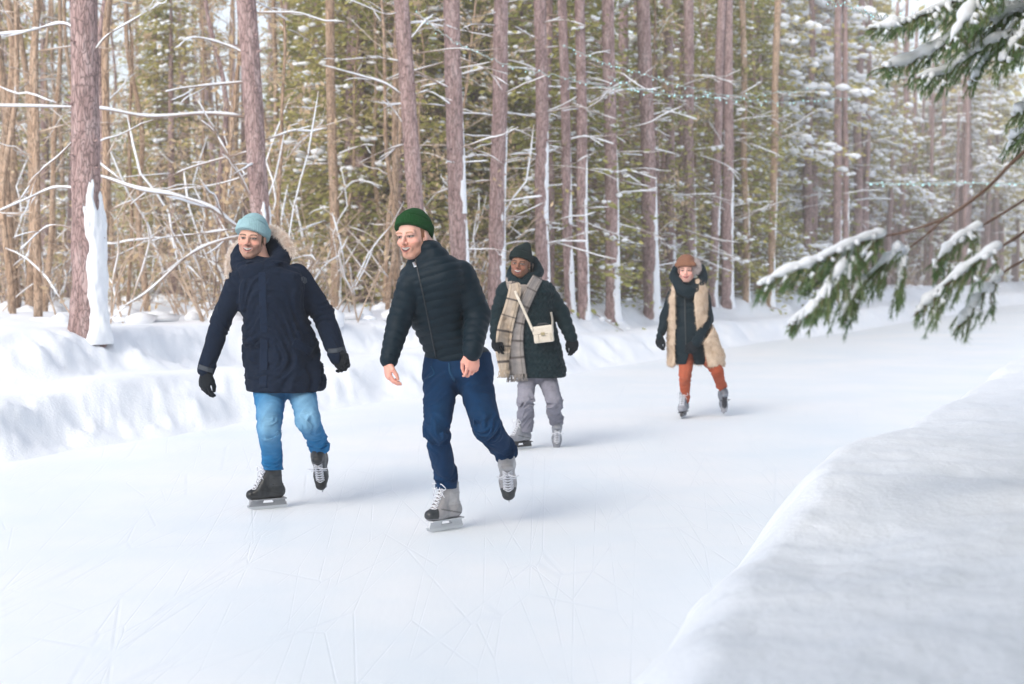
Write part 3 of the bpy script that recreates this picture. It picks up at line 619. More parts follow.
def make_conifer(h, rb, z0, dens, mt, leafn, snow, ls=.06, name='conifer', droop=.15, bs=.07):
    o = np.zeros(3); root = thing(name, 'x', 'conifer', o)
    V, Fs, pts, rad = wob_tube(o, np.array([0, 0, h]), .035 + h * .011, .02, 8, 24, .02, .08); mk('trunk', V, Fs, M['bark'], root, o)
    W = MB(); Lf = MB(); S = MB(); z = z0
    while z < h - .1:
        R_ = rb * (1 - (z - z0) / (h - z0)) ** .75 + .15
        for q in range(dens):
            a = RNG.uniform(0, 6.28); L = R_ * RNG.uniform(.55, 1.15); p = bent(np.array([0, 0, z + RNG.uniform(-.12, .12)]), (math.cos(a), math.sin(a), RNG.uniform(-.1, .3)), L, 7, droop * RNG.uniform(.3, 1.8), .05)
            W.add(*tube(p, np.linspace(.014, .004, 7), 4))
            t = RNG.uniform(.2, 1, leafn) ** .7 * 6; i = np.minimum(t.astype(int), 5); fr = (t - i)[:, None]; c = p[i] * (1 - fr) + p[i + 1] * fr
            off = RNG.normal(0, 1, (leafn, 3)) * np.array([.13, .13, .07]) * (.5 + .5 * L)
            out = nrm([math.cos(a), math.sin(a), -.25]); Lf.add(*leaves(c + off + [0, 0, -.03], ls, np.tile(out, (leafn, 1))))
            ns = max(1, int(snow * (.5 + L))); 
            if RNG.random() < .75:
                t = RNG.uniform(.25, 1, ns) * 6; i = np.minimum(t.astype(int), 5); fr = (t - i)[:, None]; S.add(*blobs(p[i] * (1 - fr) + p[i + 1] * fr + [0, 0, .035] + RNG.normal(0, .05, (ns, 3)) * [1, 1, .3], bs, .5))
        z += RNG.uniform(.22, .36)
    W.build('branches', M['twig'], root, o, kind='stuff'); Lf.build('needles', M[mt], root, o, False, kind='stuff'); S.build('snow', M['snow_b'], root, o, kind='stuff')
    return root
def make_shrub(mt, h=1.6, n=12, leaf=5):
    o = np.zeros(3); root = thing('bare_shrub', 'x', 'shrub', o); W = MB(); S = MB(); Lf = MB()
    for q in range(n):
        a = RNG.uniform(0, 6.28); p = bent(RNG.normal(0, .15, 3) * [1, 1, 0], (math.cos(a) * .5, math.sin(a) * .5, RNG.uniform(.6, 1.6)), h * RNG.uniform(.5, 1.2), 9, RNG.uniform(-.1, .4), .07); W.add(*tube(p, np.linspace(.010, .003, 9), 4))
        if RNG.random() < .35: S.add(*snow_line(p[2:], np.full(7, .006), .012, .3, RNG.uniform(0, 99), 5))
        for e in range(4):
            j = RNG.integers(2, 8); a2 = RNG.uniform(0, 6.28); p2 = bent(p[j], (math.cos(a2), math.sin(a2), RNG.uniform(0, 1)), h * .3, 5, .2, .1); W.add(*tube(p2, np.linspace(.005, .002, 5), 3))
            if leaf: Lf.add(*leaves(p2[RNG.integers(0, 5, leaf)] + RNG.normal(0, .05, (leaf, 3)), .04))
    S.add(*blobs(RNG.normal(0, .35, (10, 3)) * [1, 1, 0] + [0, 0, .05], .16, .5))
    W.build('twigs', M[mt], root, o, kind='stuff'); S.build('snow', M['snow_b'], root, o, kind='stuff')
    if leaf: Lf.build('leaves', M['leaf_o'], root, o, False, kind='stuff')
    return root
used = set()
def place(proto, px, d, s=1.0, label='', group='', cat=None, rz=None, dz=0):
    while True:
        q = P(px, 300, d); u_ = (q[0] - A0[0]) * ND[0] + (q[1] - A0[1]) * ND[1]; w_ = seg_dist(q[:1], q[1:2])[0]
        if u_ > 2.4 or w_ > 3 or d > 110: break
        d += 2.0
    if d > 110: return None
    c = proto if proto.name not in used else copy_tree(proto); used.add(proto.name)
    p = P(px, 300, d); c.location = (p[0], p[1], gz(p[0], p[1]) - .05 + dz); c.rotation_euler = (0, 0, RNG.uniform(0, 6.28) if rz is None else rz); c.scale = (s, s, s)
    c['label'] = label; c['group'] = group
    if cat: c['category'] = cat
    return c
# tan saplings and dry-leaved beeches, left half
sap = [make_sapling(7.5, .045, 'bark_t', 26, 0), make_sapling(8.5, .06, 'bark_t', 24, 0), make_sapling(7, .035, 'bark_t', 30, 4), make_sapling(8, .05, 'bark', 28, 3), make_sapling(6, .03, 'bark_t', 34, 6)]
for o_ in sap: pass
for k in range(78):
    px = RNG.uniform(-60, 430) if k < 56 else RNG.uniform(380, 790); d = RNG.uniform(20, 46)
    place(sap[k % 5], px, d, RNG.uniform(.85, 1.3), 'slender tan or brown sapling trunk among the brush behind the skaters', 'saplings in the brush', 'sapling')
# stouter trunks at the far left
brn = make_sapling(10, .085, 'bark_t', 14, 0); brn.name = 'young_tree'
for px, d, s, lb in ((6, 26, 1.3, 'orange-brown trunk at the left edge, outermost of the young trunks'), (18, 24, 1.15, 'orange-brown trunk second from the left edge'), (40, 28, 1.0, 'brown trunk halfway between the left edge and the thickest pine'), (50, 23, .7, 'thin brown trunk just left of the thickest pine'), (147, 25, .8, 'tan trunk midway between the thickest pine and the navy parka'), (115, 27, .6, 'thin tan trunk just right of the thickest pine'), (378, 27, .7, 'tan trunk left of the green beanie'), (290, 34, .8, 'grey-brown trunk behind the fur-trimmed hood')):
    place(brn, px, d, s, lb, 'young trees at the edge of the wood', 'young tree')
shr = [make_shrub('twig_t', 1.7, 12, 1), make_shrub('twig_t', 2.2, 10, 2), make_shrub('twig', 1.5, 14, 2)]
for k in range(66):
    px = RNG.uniform(-60, 480) if k < 40 else RNG.uniform(450, 1080); d = RNG.uniform(19, 34) if px < 480 else RNG.uniform(27, 50)
    place(shr[k % 3], px, d, RNG.uniform(.7, 1.5) if px < 480 else RNG.uniform(.4, .9), 'low twiggy shrub dusted with snow on the forest floor', 'twiggy shrubs on the forest floor', 'shrub')
# cedars, middle; snowy pines, right; darker ones behind
ced = [make_conifer(8.5, 1.5, .2, 6, 'leaf_c', 24, 3.0, .055, 'cedar_tree', .15, .045), make_conifer(7, 1.3, .2, 6, 'leaf_c', 24, 3.2, .055, 'cedar_tree', .15, .048), make_conifer(10, 1.8, .6, 6, 'leaf_p', 22, 3.0, .06, 'cedar_tree', .15, .065)]
for k in range(44):
    if k < 32: px = RNG.uniform(300, 760); d = RNG.uniform(26, 42)
    else: px = RNG.uniform(-40, 330); d = RNG.uniform(30, 50)
    place(ced[k % 3 if k < 32 else 2], px, d, RNG.uniform(.8, 1.3), 'olive green snow-dusted cedar standing behind the row of pines' if k < 32 else 'yellowish snow-dusted cedar deep in the wood on the left', 'cedars behind the pines' if k < 32 else 'cedars deep in the left wood', 'cedar tree')
grn = make_conifer(9, 1.7, .3, 8, 'leaf_c', 40, .5, .055, 'cedar_tree', .2, .045)
for px, d, s_ in ((352, 28, 1.1), (378, 30, 1.2), (398, 27, 1.0), (432, 29, 1.15), (478, 30, 1.0), (520, 32, 1.1), (160, 33, .8), (306, 34, .9)):
    place(grn, px, d, s_, 'dense yellow-green cedar with little snow, behind the front row of trunks', 'green cedars with little snow', 'cedar tree')
spn = [make_conifer(12, 2.3, 3.4, 5, 'leaf_p', 26, 5, .075, 'snowy_pine', .25, .10), make_conifer(14, 2.6, 4.6, 5, 'leaf_p', 26, 6, .08, 'snowy_pine', .25, .11), make_conifer(9, 1.9, .8, 5, 'leaf_c', 26, 5, .07, 'snowy_pine', .25, .09)]
for k in range(84):
    px = RNG.uniform(735, 1090); d = RNG.uniform(34, 95)
    if P(px, 300, d)[0] - (A0[0] + (d - A0[1]) * .505) > -3.0: d = max(30, (P(px, 300, 1.)[0] and (A0[1] * .505 - A0[0] - 3.5) / (.505 - P(px, 300, 1.)[0]) if P(px, 300, 1.)[0] < .49 else d)); d = min(d, 95)
    x, y = P(px, 300, d)[:2]
    if abs(seg_dist(np.array([x]), np.array([y]))[0]) < 8 and (x - A0[0]) * ND[0] + (y - A0[1]) * ND[1] < 1.5: continue
    place(spn[k % 2 if k % 7 else 2], px, d, RNG.uniform(.8, 1.25), 'snow-flecked olive pine in the wood on the right', 'snowy pines in the right wood', 'pine tree')
for k in range(26):
    px = RNG.uniform(560, 800); d = RNG.uniform(40, 62); place(spn[k % 3], px, d, RNG.uniform(.8, 1.2), 'snow-flecked conifer seen between the row of pine trunks', 'conifers behind the row of pines', 'conifer')
# thin pink trunks of the plantation, right
thin = []
for k in range(3):
    rt = thing('plantation_pine', 'x', 'pine tree', (0, 0, 0)); V, Fs, pts, rad = wob_tube(np.zeros(3), np.array([RNG.normal(0, .15), 0, 13.]), .13 + .02 * k, .07, 8, 26, .02, .08); mk('trunk', V, Fs, M['bark'], rt)
    W = MB(); S = MB()
    for q in range(18):
        i = RNG.integers(4, 25); a = RNG.uniform(0, 6.28); p = bent(pts[i], (math.cos(a), math.sin(a), RNG.uniform(-.2, .4)), RNG.uniform(.5, 1.8), 7, .1, .05); W.add(*tube(p, np.linspace(.014, .004, 7), 4)); S.add(*snow_line(p[1:], np.full(6, .01), RNG.uniform(.015, .035), .25, RNG.uniform(0, 99), 5))
    W.build('branches', M['twig'], rt, kind='stuff'); S.build('snow', M['snow_b'], rt, kind='stuff'); thin.append(rt)
cnt = 0
for k in range(275):
    px = RNG.uniform(745, 1085) if k < 190 else RNG.uniform(470, 760) if k < 235 else RNG.uniform(-40, 480); d = RNG.uniform(36, 100) if k < 190 else RNG.uniform(34, 70)
    x, y = P(px, 300, d)[:2]; u = (x - A0[0]) * ND[0] + (y - A0[1]) * ND[1]; w_ = seg_dist(np.array([x]), np.array([y]))[0]
    if u < 2.2 and w_ < 2.5: continue
    place(thin[k % 3], px, d, RNG.uniform(.7, 1.2), 'thin pinkish pine trunk deep in the wood', 'far pine trunks in the wood', 'pine tree')
# the far wood that reads as one mass
Lf = MB(); W = MB(); S = MB()
n = 17000; a = np.radians(RNG.uniform(-30, 34, n)); d = RNG.uniform(75, 125, n); C = np.c_[np.tan(a) * d, d, .9 + np.where(a < R(0), 10, 18) * RNG.random(n) ** 1.25]
tc_ = np.round(C[:, 0] / 2.6) * 2.6; C[:, 0] = tc_ + (C[:, 0] - tc_) * .75
u = (C[:, 0] - A0[0]) * ND[0] + (C[:, 1] - A0[1]) * ND[1]; w_ = seg_dist(C[:, 0], C[:, 1]); keep = (u > 2.5) | (w_ > 3); C = C[keep]
Lf.add(*leaves(C, .42)); far = Lf.build('far_wood', M['leaf_p'], None, (0, 0, 0), False, 'stuff')
ii = RNG.random(len(C)) < .5; S.add(*blobs(C[ii] + [0, -.2, .15], .26, .55)); far_s = S.build('far_snow', M['snow_b'], None, (0, 0, 0), True, 'stuff')

# ------------------------------------------------------------------ spruce boughs near the camera
def spruce(name, label, D, trunk_px, boughs, dens=1.0, r0=.12, tl=1.0, dr=(-.75, -.15), sn=.017):
    tp = P(trunk_px, 300, D + .3); o = np.array([tp[0], tp[1], gz(tp[0], tp[1])]); root = thing(name, label, 'spruce tree', o)
    V, Fs, pts, rad = wob_tube(o - [0, 0, .1], o + [0, 0, 6.5], r0, r0 * .4, 12, 40, .01, .08); mk('trunk', V, Fs, M['bark'], root, o)
    for bi, (pl, r, bare) in enumerate(boughs):
        c = crom([P(x, y, D + dd) for x, y, dd in pl], 60)
        if pl[0][0] > 1030: c = np.vstack([crom([[o[0], o[1] , c[0][2] + .25], c[0] * .5 + np.array([o[0], o[1], c[0][2] + .25]) * .5, c[0]], 8)[:-1], c])
        n0 = len(c) - 60; W = MB(); Nd = MB(); S = MB(); rd = np.linspace(r, .003, len(c)); W.add(*tube(c, rd, 7))
        st = n0 + int(60 * bare); axes = [(c[st:], 1.0)]
        L = np.concatenate([[0], np.cumsum(np.linalg.norm(np.diff(c, axis=0), axis=1))]); tot = L[-1] - L[st]
        s = L[st]; side = 1
        while s < L[-1] - .02:
            i = min(np.searchsorted(L, s), len(c) - 2); T = nrm(c[i + 1] - c[i - 1]); h = nrm(np.cross(T, [0, 0, 1])) * side; f = 1 - (s - L[st]) / tot
            ln = tl * (.06 + .15 * min(1, f * 1.5) * min(1, (1 - f) * 4 + .3)) * RNG.uniform(.7, 1.25)
            p = bent(c[i], T * .75 + h * RNG.uniform(.4, 1.0) + [0, 0, RNG.uniform(*dr)], ln, 9, .3, .06); axes.append((p, .7)); W.add(*tube(p, np.linspace(.0022, .001, 9), 4))
            if RNG.random() < .5: q = p[RNG.integers(3, 7)]; p3 = bent(q, T * .7 - h * .5 + [0, 0, -.6], ln * .6, 7, .3, .05); axes.append((p3, .6))
            s += .017 / dens; side = -side
        for p, k in axes:
            if len(p) < 3: continue
            Ls = np.linalg.norm(np.diff(p, axis=0), axis=1); n = int(Ls.sum() / .0011 * dens); t = RNG.uniform(0, len(p) - 1.001, n); i = t.astype(int); fr = (t - i)[:, None]; q = p[i] * (1 - fr) + p[i + 1] * fr; T = p[i + 1] - p[i]; T /= np.linalg.norm(T, axis=1)[:, None] + 1e-9
            Dv = T * .9 + RNG.normal(0, .55, (n, 3)) + [0, 0, -.22]; Vf, Ff = fur(q, Dv, .021, .0011, .05); Nd.add(Vf, Ff)
            # snow on top
            if k == 1.0:
                m = len(p); th = sn * (1 + .6 * vnoise(np.arange(m) * .25, bi, 3)); th[-6:] *= np.linspace(1, .35, 6); S.add(*tube(p + [0, 0, .012], th, 9, .85))
            elif RNG.random() < .75 and len(p) > 6:
                e = RNG.integers(3, 8 if tl > .9 else 6); th = np.linspace(.014, .006, e - 1) * RNG.uniform(.6, 1.2) * (sn / .017) ** .7 * (1 + .4 * vnoise(np.arange(e - 1) * .8, bi, RNG.uniform(0, 50))); S.add(*tube(p[1:e] + [0, 0, .010], th, 7, .8))
        b = W.build('branch', M['stem'], root, o); Nd.build('needles', M['leaf_s'], b, o, False)
        S.build('snow', M['snow_b'], b, o)
    # crown added above, out of the picture, to shade the snow here
    W = MB(); Nd = MB(); z = 3.4
    while z < 6.4:
        for q in range(6):
            a = RNG.uniform(0, 6.28); L = 1.9 * (6.9 - z) / 3.5 * RNG.uniform(.7, 1.1); p = bent(o + [0, 0, z], (math.cos(a), math.sin(a), .05), L, 10, .2, .05); W.add(*tube(p, np.linspace(.018, .004, 10), 5))
            n = int(420 * L); t = RNG.uniform(.1, 8.99, n); i = t.astype(int); fr = (t - i)[:, None]; c = p[i] * (1 - fr) + p[i + 1] * fr; Nd.add(*leaves(c + RNG.normal(0, 1, (n, 3)) * [.14, .14, .05], .035, np.tile([math.cos(a), math.sin(a), -.3], (n, 1))))
        z += .28
    b = W.build('crown', M['twig'], root, o); Nd.build('needles', M['leaf_s'], b, o, False)
    return root
D1 = 4.6
main = [(1050, 132, .2), (1015, 160, .1), (985, 190, .0), (945, 218, 0), (905, 232, 0), (884, 236, 0)]
spruce('spruce_tree', 'spruce drooping in from the right edge on a bare stem, sprays low over the ice', D1, 1150, [
    (main, .008, .99),
    ([(884, 236, 0), (868, 239, -.05), (840, 250, -.1), (812, 264, -.1), (785, 274, -.1), (757, 288, -.1)], .006, .02),
    ([(880, 238, 0), (862, 258, .05), (845, 280, .1), (822, 300, .1), (788, 326, .1)], .005, .02),
    ([(902, 246, .02), (886, 262, .05), (868, 280, .1), (852, 300, .1), (842, 320, .1)], .005, .02),
    ([(860, 244, 0), (846, 262, -.1), (832, 282, -.15), (818, 302, -.15), (806, 318, -.15)], .004, .02),
    ([(945, 218, 0), (925, 236, .05), (908, 250, .05), (902, 268, .05), (900, 290, .05)], .004, .5),
    ([(1045, 215, .2), (1020, 235, .1), (992, 252, 0), (965, 270, 0), (940, 290, 0), (914, 316, 0)], .006, .35),
    ([(1045, 250, .25), (1010, 268, .15), (990, 286, .1), (972, 306, .1), (958, 328, .1)], .005, .35),
    ([(1048, 185, .2), (1000, 215, .2), (975, 230, .15), (955, 242, .1), (938, 262, .1)], .005, .45)], 1.0, .06, .62, (-.6, -.05), .0145)
spruce('spruce_tree', 'spruce reaching in at the top right corner with dense dark green boughs heaped with snow', 5.6, 1230, [
    ([(1075, -35, .3), (1020, -22, .2), (975, -8, .1), (935, 10, 0), (900, 24, -.1), (868, 30, -.1)], .010, .10),
    ([(1080, -5, .3), (1030, 8, .2), (985, 22, .1), (945, 42, 0), (912, 60, 0), (882, 68, -.1)], .010, .10),
    ([(1080, 20, .2), (1035, 28, .1), (1000, 38, 0), (968, 56, 0), (945, 72, 0), (918, 78, -.1)], .009, .10),
    ([(1080, -50, .0), (1010, -30, 0), (980, -5, -.1), (962, 22, -.2), (950, 45, -.2)], .008, .10),
    ([(1080, 45, .3), (1040, 42, .3), (1005, 46, .2), (985, 62, .2), (972, 82, .2)], .008, .10),
    ([(1080, -20, .0), (1045, 5, -.1), (1028, 25, -.1), (1012, 46, -.1), (1000, 64, -.1)], .008, .05),
    ([(1080, -20, .2), (1050, -10, .2), (1015, 5, .2), (990, 12, .2), (955, 26, .2)], .008, .05),
    ([(1080, 70, .1), (1045, 92, .1), (1028, 104, .1), (1012, 118, .1)], .006, .05),
    ([(1080, 110, .3), (1050, 118, .3), (1025, 130, .3), (1008, 142, .3)], .006, .05)], 1.0, .10, .85, (-.32, .08), .021)
dns = make_conifer(11, 2.2, 2.4, 9, 'leaf_s', 60, 3, .075, 'conifer', .3, .09); dns_used = False  # dense unseen conifers added behind and beside the camera to shade the near snowbank
for x_, y_, k in ((-3.7, -4.6, 0), (-5.2, -8.6, 0), (-1.6, -5.2, 1), (.4, -4.6, 0), (2.4, -5.4, 1), (4.4, -3.4, 0), (4.6, .6, 1), (6.4, 4.2, 0), (7.6, 6.6, 1), (-3.2, -5.6, 0), (-2.4, -3.6, 0), (-.7, -2.6, 1), (1.3, -3.2, 0), (3.6, -1.2, 1), (5.6, 1.8, 0), (9.5, 8.5, 1), (-4.2, -7, 1)):
    c = dns if not dns_used else copy_tree(dns); dns_used = True; c.location = (x_, y_, gz(x_, y_) - .05); c.scale = (1, 1, .9); c.rotation_euler = (0, 0, x_); c['label'] = 'added conifer on the near snowbank, outside the view, shading the mound'; c['group'] = 'added shade conifers on the near snowbank'; c['category'] = 'conifer'
# ------------------------------------------------------------------ strings of lights
M['bulb'] = mat('bulb', (.45, .75, .78), rough=.3, bump=0, emit=((.45, .85, .90), .25)); M['wire'] = mat('wire', (.35, .42, .40), (.4, .47, .45), rough=.5, bump=0)
def lights(label, pl, D, n, r=.02, wire=.005):
    pts = crom([P(x, y, D + dd) for x, y, dd in pl], n * 3); pts[1:-1, 2] += RNG.normal(0, .012, n * 3 - 2); o = pts[0]; root = thing('string_light', label, 'string lights', o, 'light strings hung through the trees')
    V, Fs = tube(pts, wire, 5); mk('cable', V, Fs, M['wire'], root, o)
    v, f = (BV[0], BV[1])
    for k in range(n): c = pts[k * 3 + RNG.integers(0, 3)] + RNG.normal(0, .02, 3) - [0, 0, r * 1.1]; mk('bulb', c + v * [r, r, r * 1.3], f, M['bulb'], root, o)
lights('light string sagging from the pine behind the green beanie into the row of pines', [(416, 12, 0), (452, 40, 0), (500, 62, 0), (560, 77, 0), (612, 88, .3), (651, 90, .6)], 17, 26, .008)
lights('light string crossing the row of pines above the brown hat, lowest of the strings there', [(608, 76, 0), (650, 92, 0), (690, 96, .5), (728, 99, 1), (790, 102, 2), (850, 98, 3)], 20, 46, .011)
lights('light string crossing the pine trunks just above another one', [(562, 45, 0), (608, 64, 0), (643, 74, 0), (690, 88, 0), (745, 96, 1), (820, 88, 3)], 19, 38, .009)
lights('light string at the top edge running to the snowy spruce bough', [(812, -6, 0), (845, 6, 0), (870, 14, 0), (900, 20, 0)], 12, 16, .007, .006)
lights('blurred teal light string low across the far trunks at the right edge', [(866, 183, 0), (915, 184, 0), (965, 183, 0), (1035, 184, 0)], 30, 34, .018, .016)

# ------------------------------------------------------------------ the winter air
V, Q = box((0, 0, 11.5), (262, 262, 12.5)); hz = mk('haze', V, Q, None, None, (0, 0, 0), False, None, 'stuff')
m = bpy.data.materials.new('haze'); m.use_nodes = True; m.node_tree.nodes.clear(); no = m.node_tree.nodes.new('ShaderNodeOutputMaterial'); pv = m.node_tree.nodes.new('ShaderNodeVolumePrincipled')
pv.inputs['Color'].default_value = (.99, .965, .93, 1); pv.inputs['Density'].default_value = .0046; m.node_tree.links.new(pv.outputs[0], no.inputs['Volume']); hz.data.materials.append(m)
# ------------------------------------------------------------------ people
def wr(amp, fr=26, seed=0, knots=()):
    """fold noise: creases run round a limb, stronger near the given t"""
    def f(t, s, x, y, z):
        n = fbm(x * 7 + seed, y * 7, s * fr + 4 * vnoise(x * 6, y * 6, z * 6 + seed), 2)
        r = 1 - np.abs(n) * 1.6
        a = .35 + sum(np.exp(-((t - k) / .16) ** 2) for k in knots)
        return amp * a * (r - .55)
    return f
def quilt(amp, sp, ph=0, wob=.006, rad=True):
    def f(t, s, x, y, z):
        q = (s + ph + wob * vnoise(x * 12, y * 12, z * 12)) / sp
        return amp * (np.sqrt(np.abs(np.sin(math.pi * q))) - .6) + .002 * vnoise(x * 40, y * 40, z * 40)
    return f
def lst(rows, D, yaw):
    """image stations (py, xleft, xright, halfdepth, dd) -> loft rows"""
    out = []
    for py, xl, xr, hd, dd in rows:
        a = P(xl, py, D + dd); b = P(xr, py, D + dd); W = (b[0] - a[0]) / 2; c = (a + b) / 2
        hw = math.sqrt(max(.0004, W * W - (hd * math.sin(yaw)) ** 2)) / math.cos(yaw)
        out.append((c[2], c[0], c[1], hw, hd))
    return out
class Fig:
    def __init__(s, name_label, D, foot, cat='person'):
        s.D = D; s.k = D / F; s.o = P(foot[0], foot[1], D); s.o[2] = 0.0
        s.root = thing('person', name_label, cat, s.o); s.body = MB()
    def p(s, px, py, dd=0): return P(px, py, s.D + dd)
    def chain(s, js, k=.03, **kw):
        """js: (px,py,dd,r_px) -> list of round cones"""
        out = []
        for i in range(len(js) - 1):
            a, b = js[i], js[i + 1]; d = kw.get('disp')
            if isinstance(d, (list, tuple)): d = d[i]
            out.append([rc(s.p(*a[:3]), s.p(*b[:3]), a[3] * s.k, b[3] * s.k, kw.get('u'), kw.get('fu', 1), d), k if i == 0 else .01, 'u'])
        return out
    def cut(s, px, py, dd, dirv, r=.13):
        h = s.p(px, py, dd); n = nrm(dirv)
        return [((lambda x, y, z: -((x - h[0]) * n[0] + (y - h[1]) * n[1] + (z - h[2]) * n[2])), h - r, h + r), .004, 's']
    def part(s, name, V, Q, m, col=None, parent=None, smooth=True):
        return mk(name, V, Q, m, parent or s.root, s.o, smooth, col)
    def put_body(s, skin, limbs, m):
        """limbs under the clothes: one rough figure the head and hands grow from"""
        V, Q = Vol(limbs, .011, .04).mesh(); s.body.add(V, Q, skin)
    def finish(s, m): return s.body.build('body', m, s.root, s.o)
    def skate(s, ank, fwd, up, mb, mh, bootcol, sc=1.0, lacem=None, rest=None):
        fwd = nrm(fwd); up = nrm(np.asarray(up, float) - fwd * (fwd @ np.asarray(up, float))); y = np.cross(up, fwd)
        Rm = np.stack([fwd, y, up], 1); c = s.p(*ank)
        if rest is not None: c = c.copy(); c[2] = .1495 * sc
        V, Q = SK['boot']; C = bootcol(V)
        b = s.part('skate', xf(V, Rm, c, sc), Q, mb, C)
        for k, nm, mm in (('holder', 'blade_holder', mh),):
            h = SK[k]; VV = np.concatenate(h.V); Fs = ([np.concatenate(h.Q)] if h.Q else []) + ([np.concatenate(h.T)] if h.T else []); s.part(nm, xf(VV, Rm, c, sc), Fs, mm, None, b, False)
        VV, FF = SK['blade']; s.part('blade', xf(VV, Rm, c, sc), FF, M['steel'], None, b, False)
        h = SK['lace']; s.part('lace', xf(np.concatenate(h.V), Rm, c, sc), [np.concatenate(h.Q), np.concatenate(h.T)], lacem or M['lace'], None, b)
        return b
def beanie(tilt=.35, side=0, cuff=.05, tall=.0, peak=(0, 0), lift=0, scale=1.0, rib=64):
    c = np.array([0, .016, .036 + lift]); nv = nrm([-side, -tilt, 1.0]); nv = nrm([side, tilt, 1.0])
    prm = [ell(c, (.087, .108, .098 + tall))]
    if peak != (0, 0): prm.append([rc(c + [0, 0, .05], c + [peak[0], peak[1], .105 + tall], .06, .030), .05, 'u'])
    base = c + np.array([0, 0, .0])
    prm.append([((lambda x, y, z: (-(x - base[0]) * nv[0] - (y - base[1]) * nv[1] - (z - base[2]) * nv[2]) - .012), np.full(3, -9.), np.full(3, 9.)), .006, 'i'])
    v = Vol(prm, .0026, .02, .02)
    def dsp(x, y, z):
        h = (x - base[0]) * nv[0] + (y - base[1]) * nv[1] + (z - base[2]) * nv[2] + .012; a = np.arctan2(y - c[1], x - c[0])
        return .007 * sstep(cuff + .003, cuff - .003, h) * (h > -.01) + .0016 * np.sin(a * rib) * sstep(.13, .07, h) + .002 * vnoise(x * 25, y * 25, z * 25) - .004 * np.exp(-((h - cuff - .004) / .004) ** 2)
    return v.disp(dsp).mesh()
SK = skate()
fab = lambda n, c, **k: mat(n, tuple(v * .88 for v in c), tuple(min(1, v * 1.12) for v in c), **{**dict(rough=.85, scale=60, bump=.35, bscale=260, bdist=.0015, spec=.12, sheen=.02, attr=True), **k})
M['skin'] = mat('skin', (.96, .95, .95), (1, 1, 1), rough=.5, scale=80, bump=.15, bscale=300, bdist=.001, spec=.35, attr=True)
b_ = M['skin'].node_tree.nodes['Principled BSDF']; b_.inputs['Subsurface Weight'].default_value = .12; b_.inputs['Subsurface Radius'].default_value = (.012, .005, .003); b_.inputs['Subsurface Scale'].default_value = .5
M['parka'] = fab('parka_cloth', (.007, .014, .031)); M['down'] = fab('down_nylon', (.002, .012, .021), rough=.6, bscale=120, bump=.25, spec=.2)
M['coat_g'] = fab('quilted_coat', (.004, .016, .021), rough=.65, spec=.15); M['coat_n'] = fab('dark_coat', (.004, .014, .021), rough=.65, spec=.15)
M['cloth'] = fab('cloth', (1, 1, 1), bscale=200); M['denim'] = fab('denim', (1, 1, 1), scale=25, bscale=420, bump=.5)
M['knit'] = fab('knit', (1, 1, 1), bscale=220, bump=.5, sheen=.05)
M['glove'] = fab('glove', (.008, .011, .015), rough=.6)
M['boot'] = mat('boot_leather', (.85, .85, .85), (1, 1, 1), rough=.42, scale=40, bump=.3, bscale=90, bdist=.002, spec=.45, attr=True)
M['steel'] = mat('blade_steel', (.62, .64, .66), rough=.3, bump=.1, metal=.9)
M['plastic_w'] = mat('holder_white', (.55, .57, .6), rough=.35, bump=0, spec=.5); M['plastic_d'] = mat('holder_grey', (.28, .29, .31), rough=.35, bump=0, spec=.5); M['plastic_k'] = mat('holder_black', (.03, .03, .035), rough=.35, bump=0, spec=.5)
M['lace'] = mat('lace', (.72, .73, .78), rough=.8, bump=0); M['lace_d'] = mat('lace_dark', (.05, .05, .06), rough=.8, bump=0)
M['fur'] = mat('fur', (.84, .71, .61), (.97, .91, .85), rough=.9, scale=30, bump=0, spec=.1, trans=.2)
M['fur_l'] = mat('fur_light', (.60, .52, .50), (.75, .68, .66), rough=.9, scale=30, bump=0, spec=.1, trans=.2)
M['shear'] = mat('shearling', (.52, .39, .28), (.66, .53, .41), rough=.9, scale=14, bump=.6, bscale=120, bdist=.004, spec=.1)
M['leather'] = mat('bag_leather', (.62, .55, .45), (.68, .61, .52), rough=.45, scale=30, bump=.3, bscale=90, bdist=.001, spec=.4)
M['metal'] = mat('buckle', (.6, .5, .3), rough=.3, bump=0, metal=1); M['zip'] = mat('zip', (.05, .055, .06), rough=.4, bump=0, metal=.6)
M['tab'] = mat('cuff_tab', (.05, .06, .075), rough=.7, bump=.2)
def boot_cols(main, cap, sole=None, shaft=None):
    def f(V):
        x, y, z = V.T; C = np.tile(np.array(main, float), (len(V), 1))
        if shaft: C[(z > -.01) & (x < .03)] = shaft
        C[(x > .105) & (z < -.02)] = cap
        C[(z < -.072)] = sole or cap
        C[((np.abs(z + .045 - .25 * x) < .004) & (x < .09))] = np.array(main) * .45
        return C
    return f
def denim_col(V, base, fade, knees, r, hems=(), seed=0):
    n = fbm(V[:, 0] * 9 + seed, V[:, 1] * 9, V[:, 2] * 5, 3) * .25
    m = np.zeros(len(V))
    for k, rr, st in knees: m = np.maximum(m, st * np.exp(-(np.linalg.norm((V - k) * [1.6, 1.2, .8], axis=1) / rr) ** 2))
    f = fbm(V[:, 0] * 12 + seed, V[:, 1] * 12, V[:, 2] * 38, 2)
    m = np.clip(m + n * m + .14 * np.maximum(0, f), 0, 1)[:, None]
    C = np.array(base) * (1 - m) + np.array(fade) * m
    C = C * (1 + n[:, None] * .5)
    return np.clip(C, 0, 1)

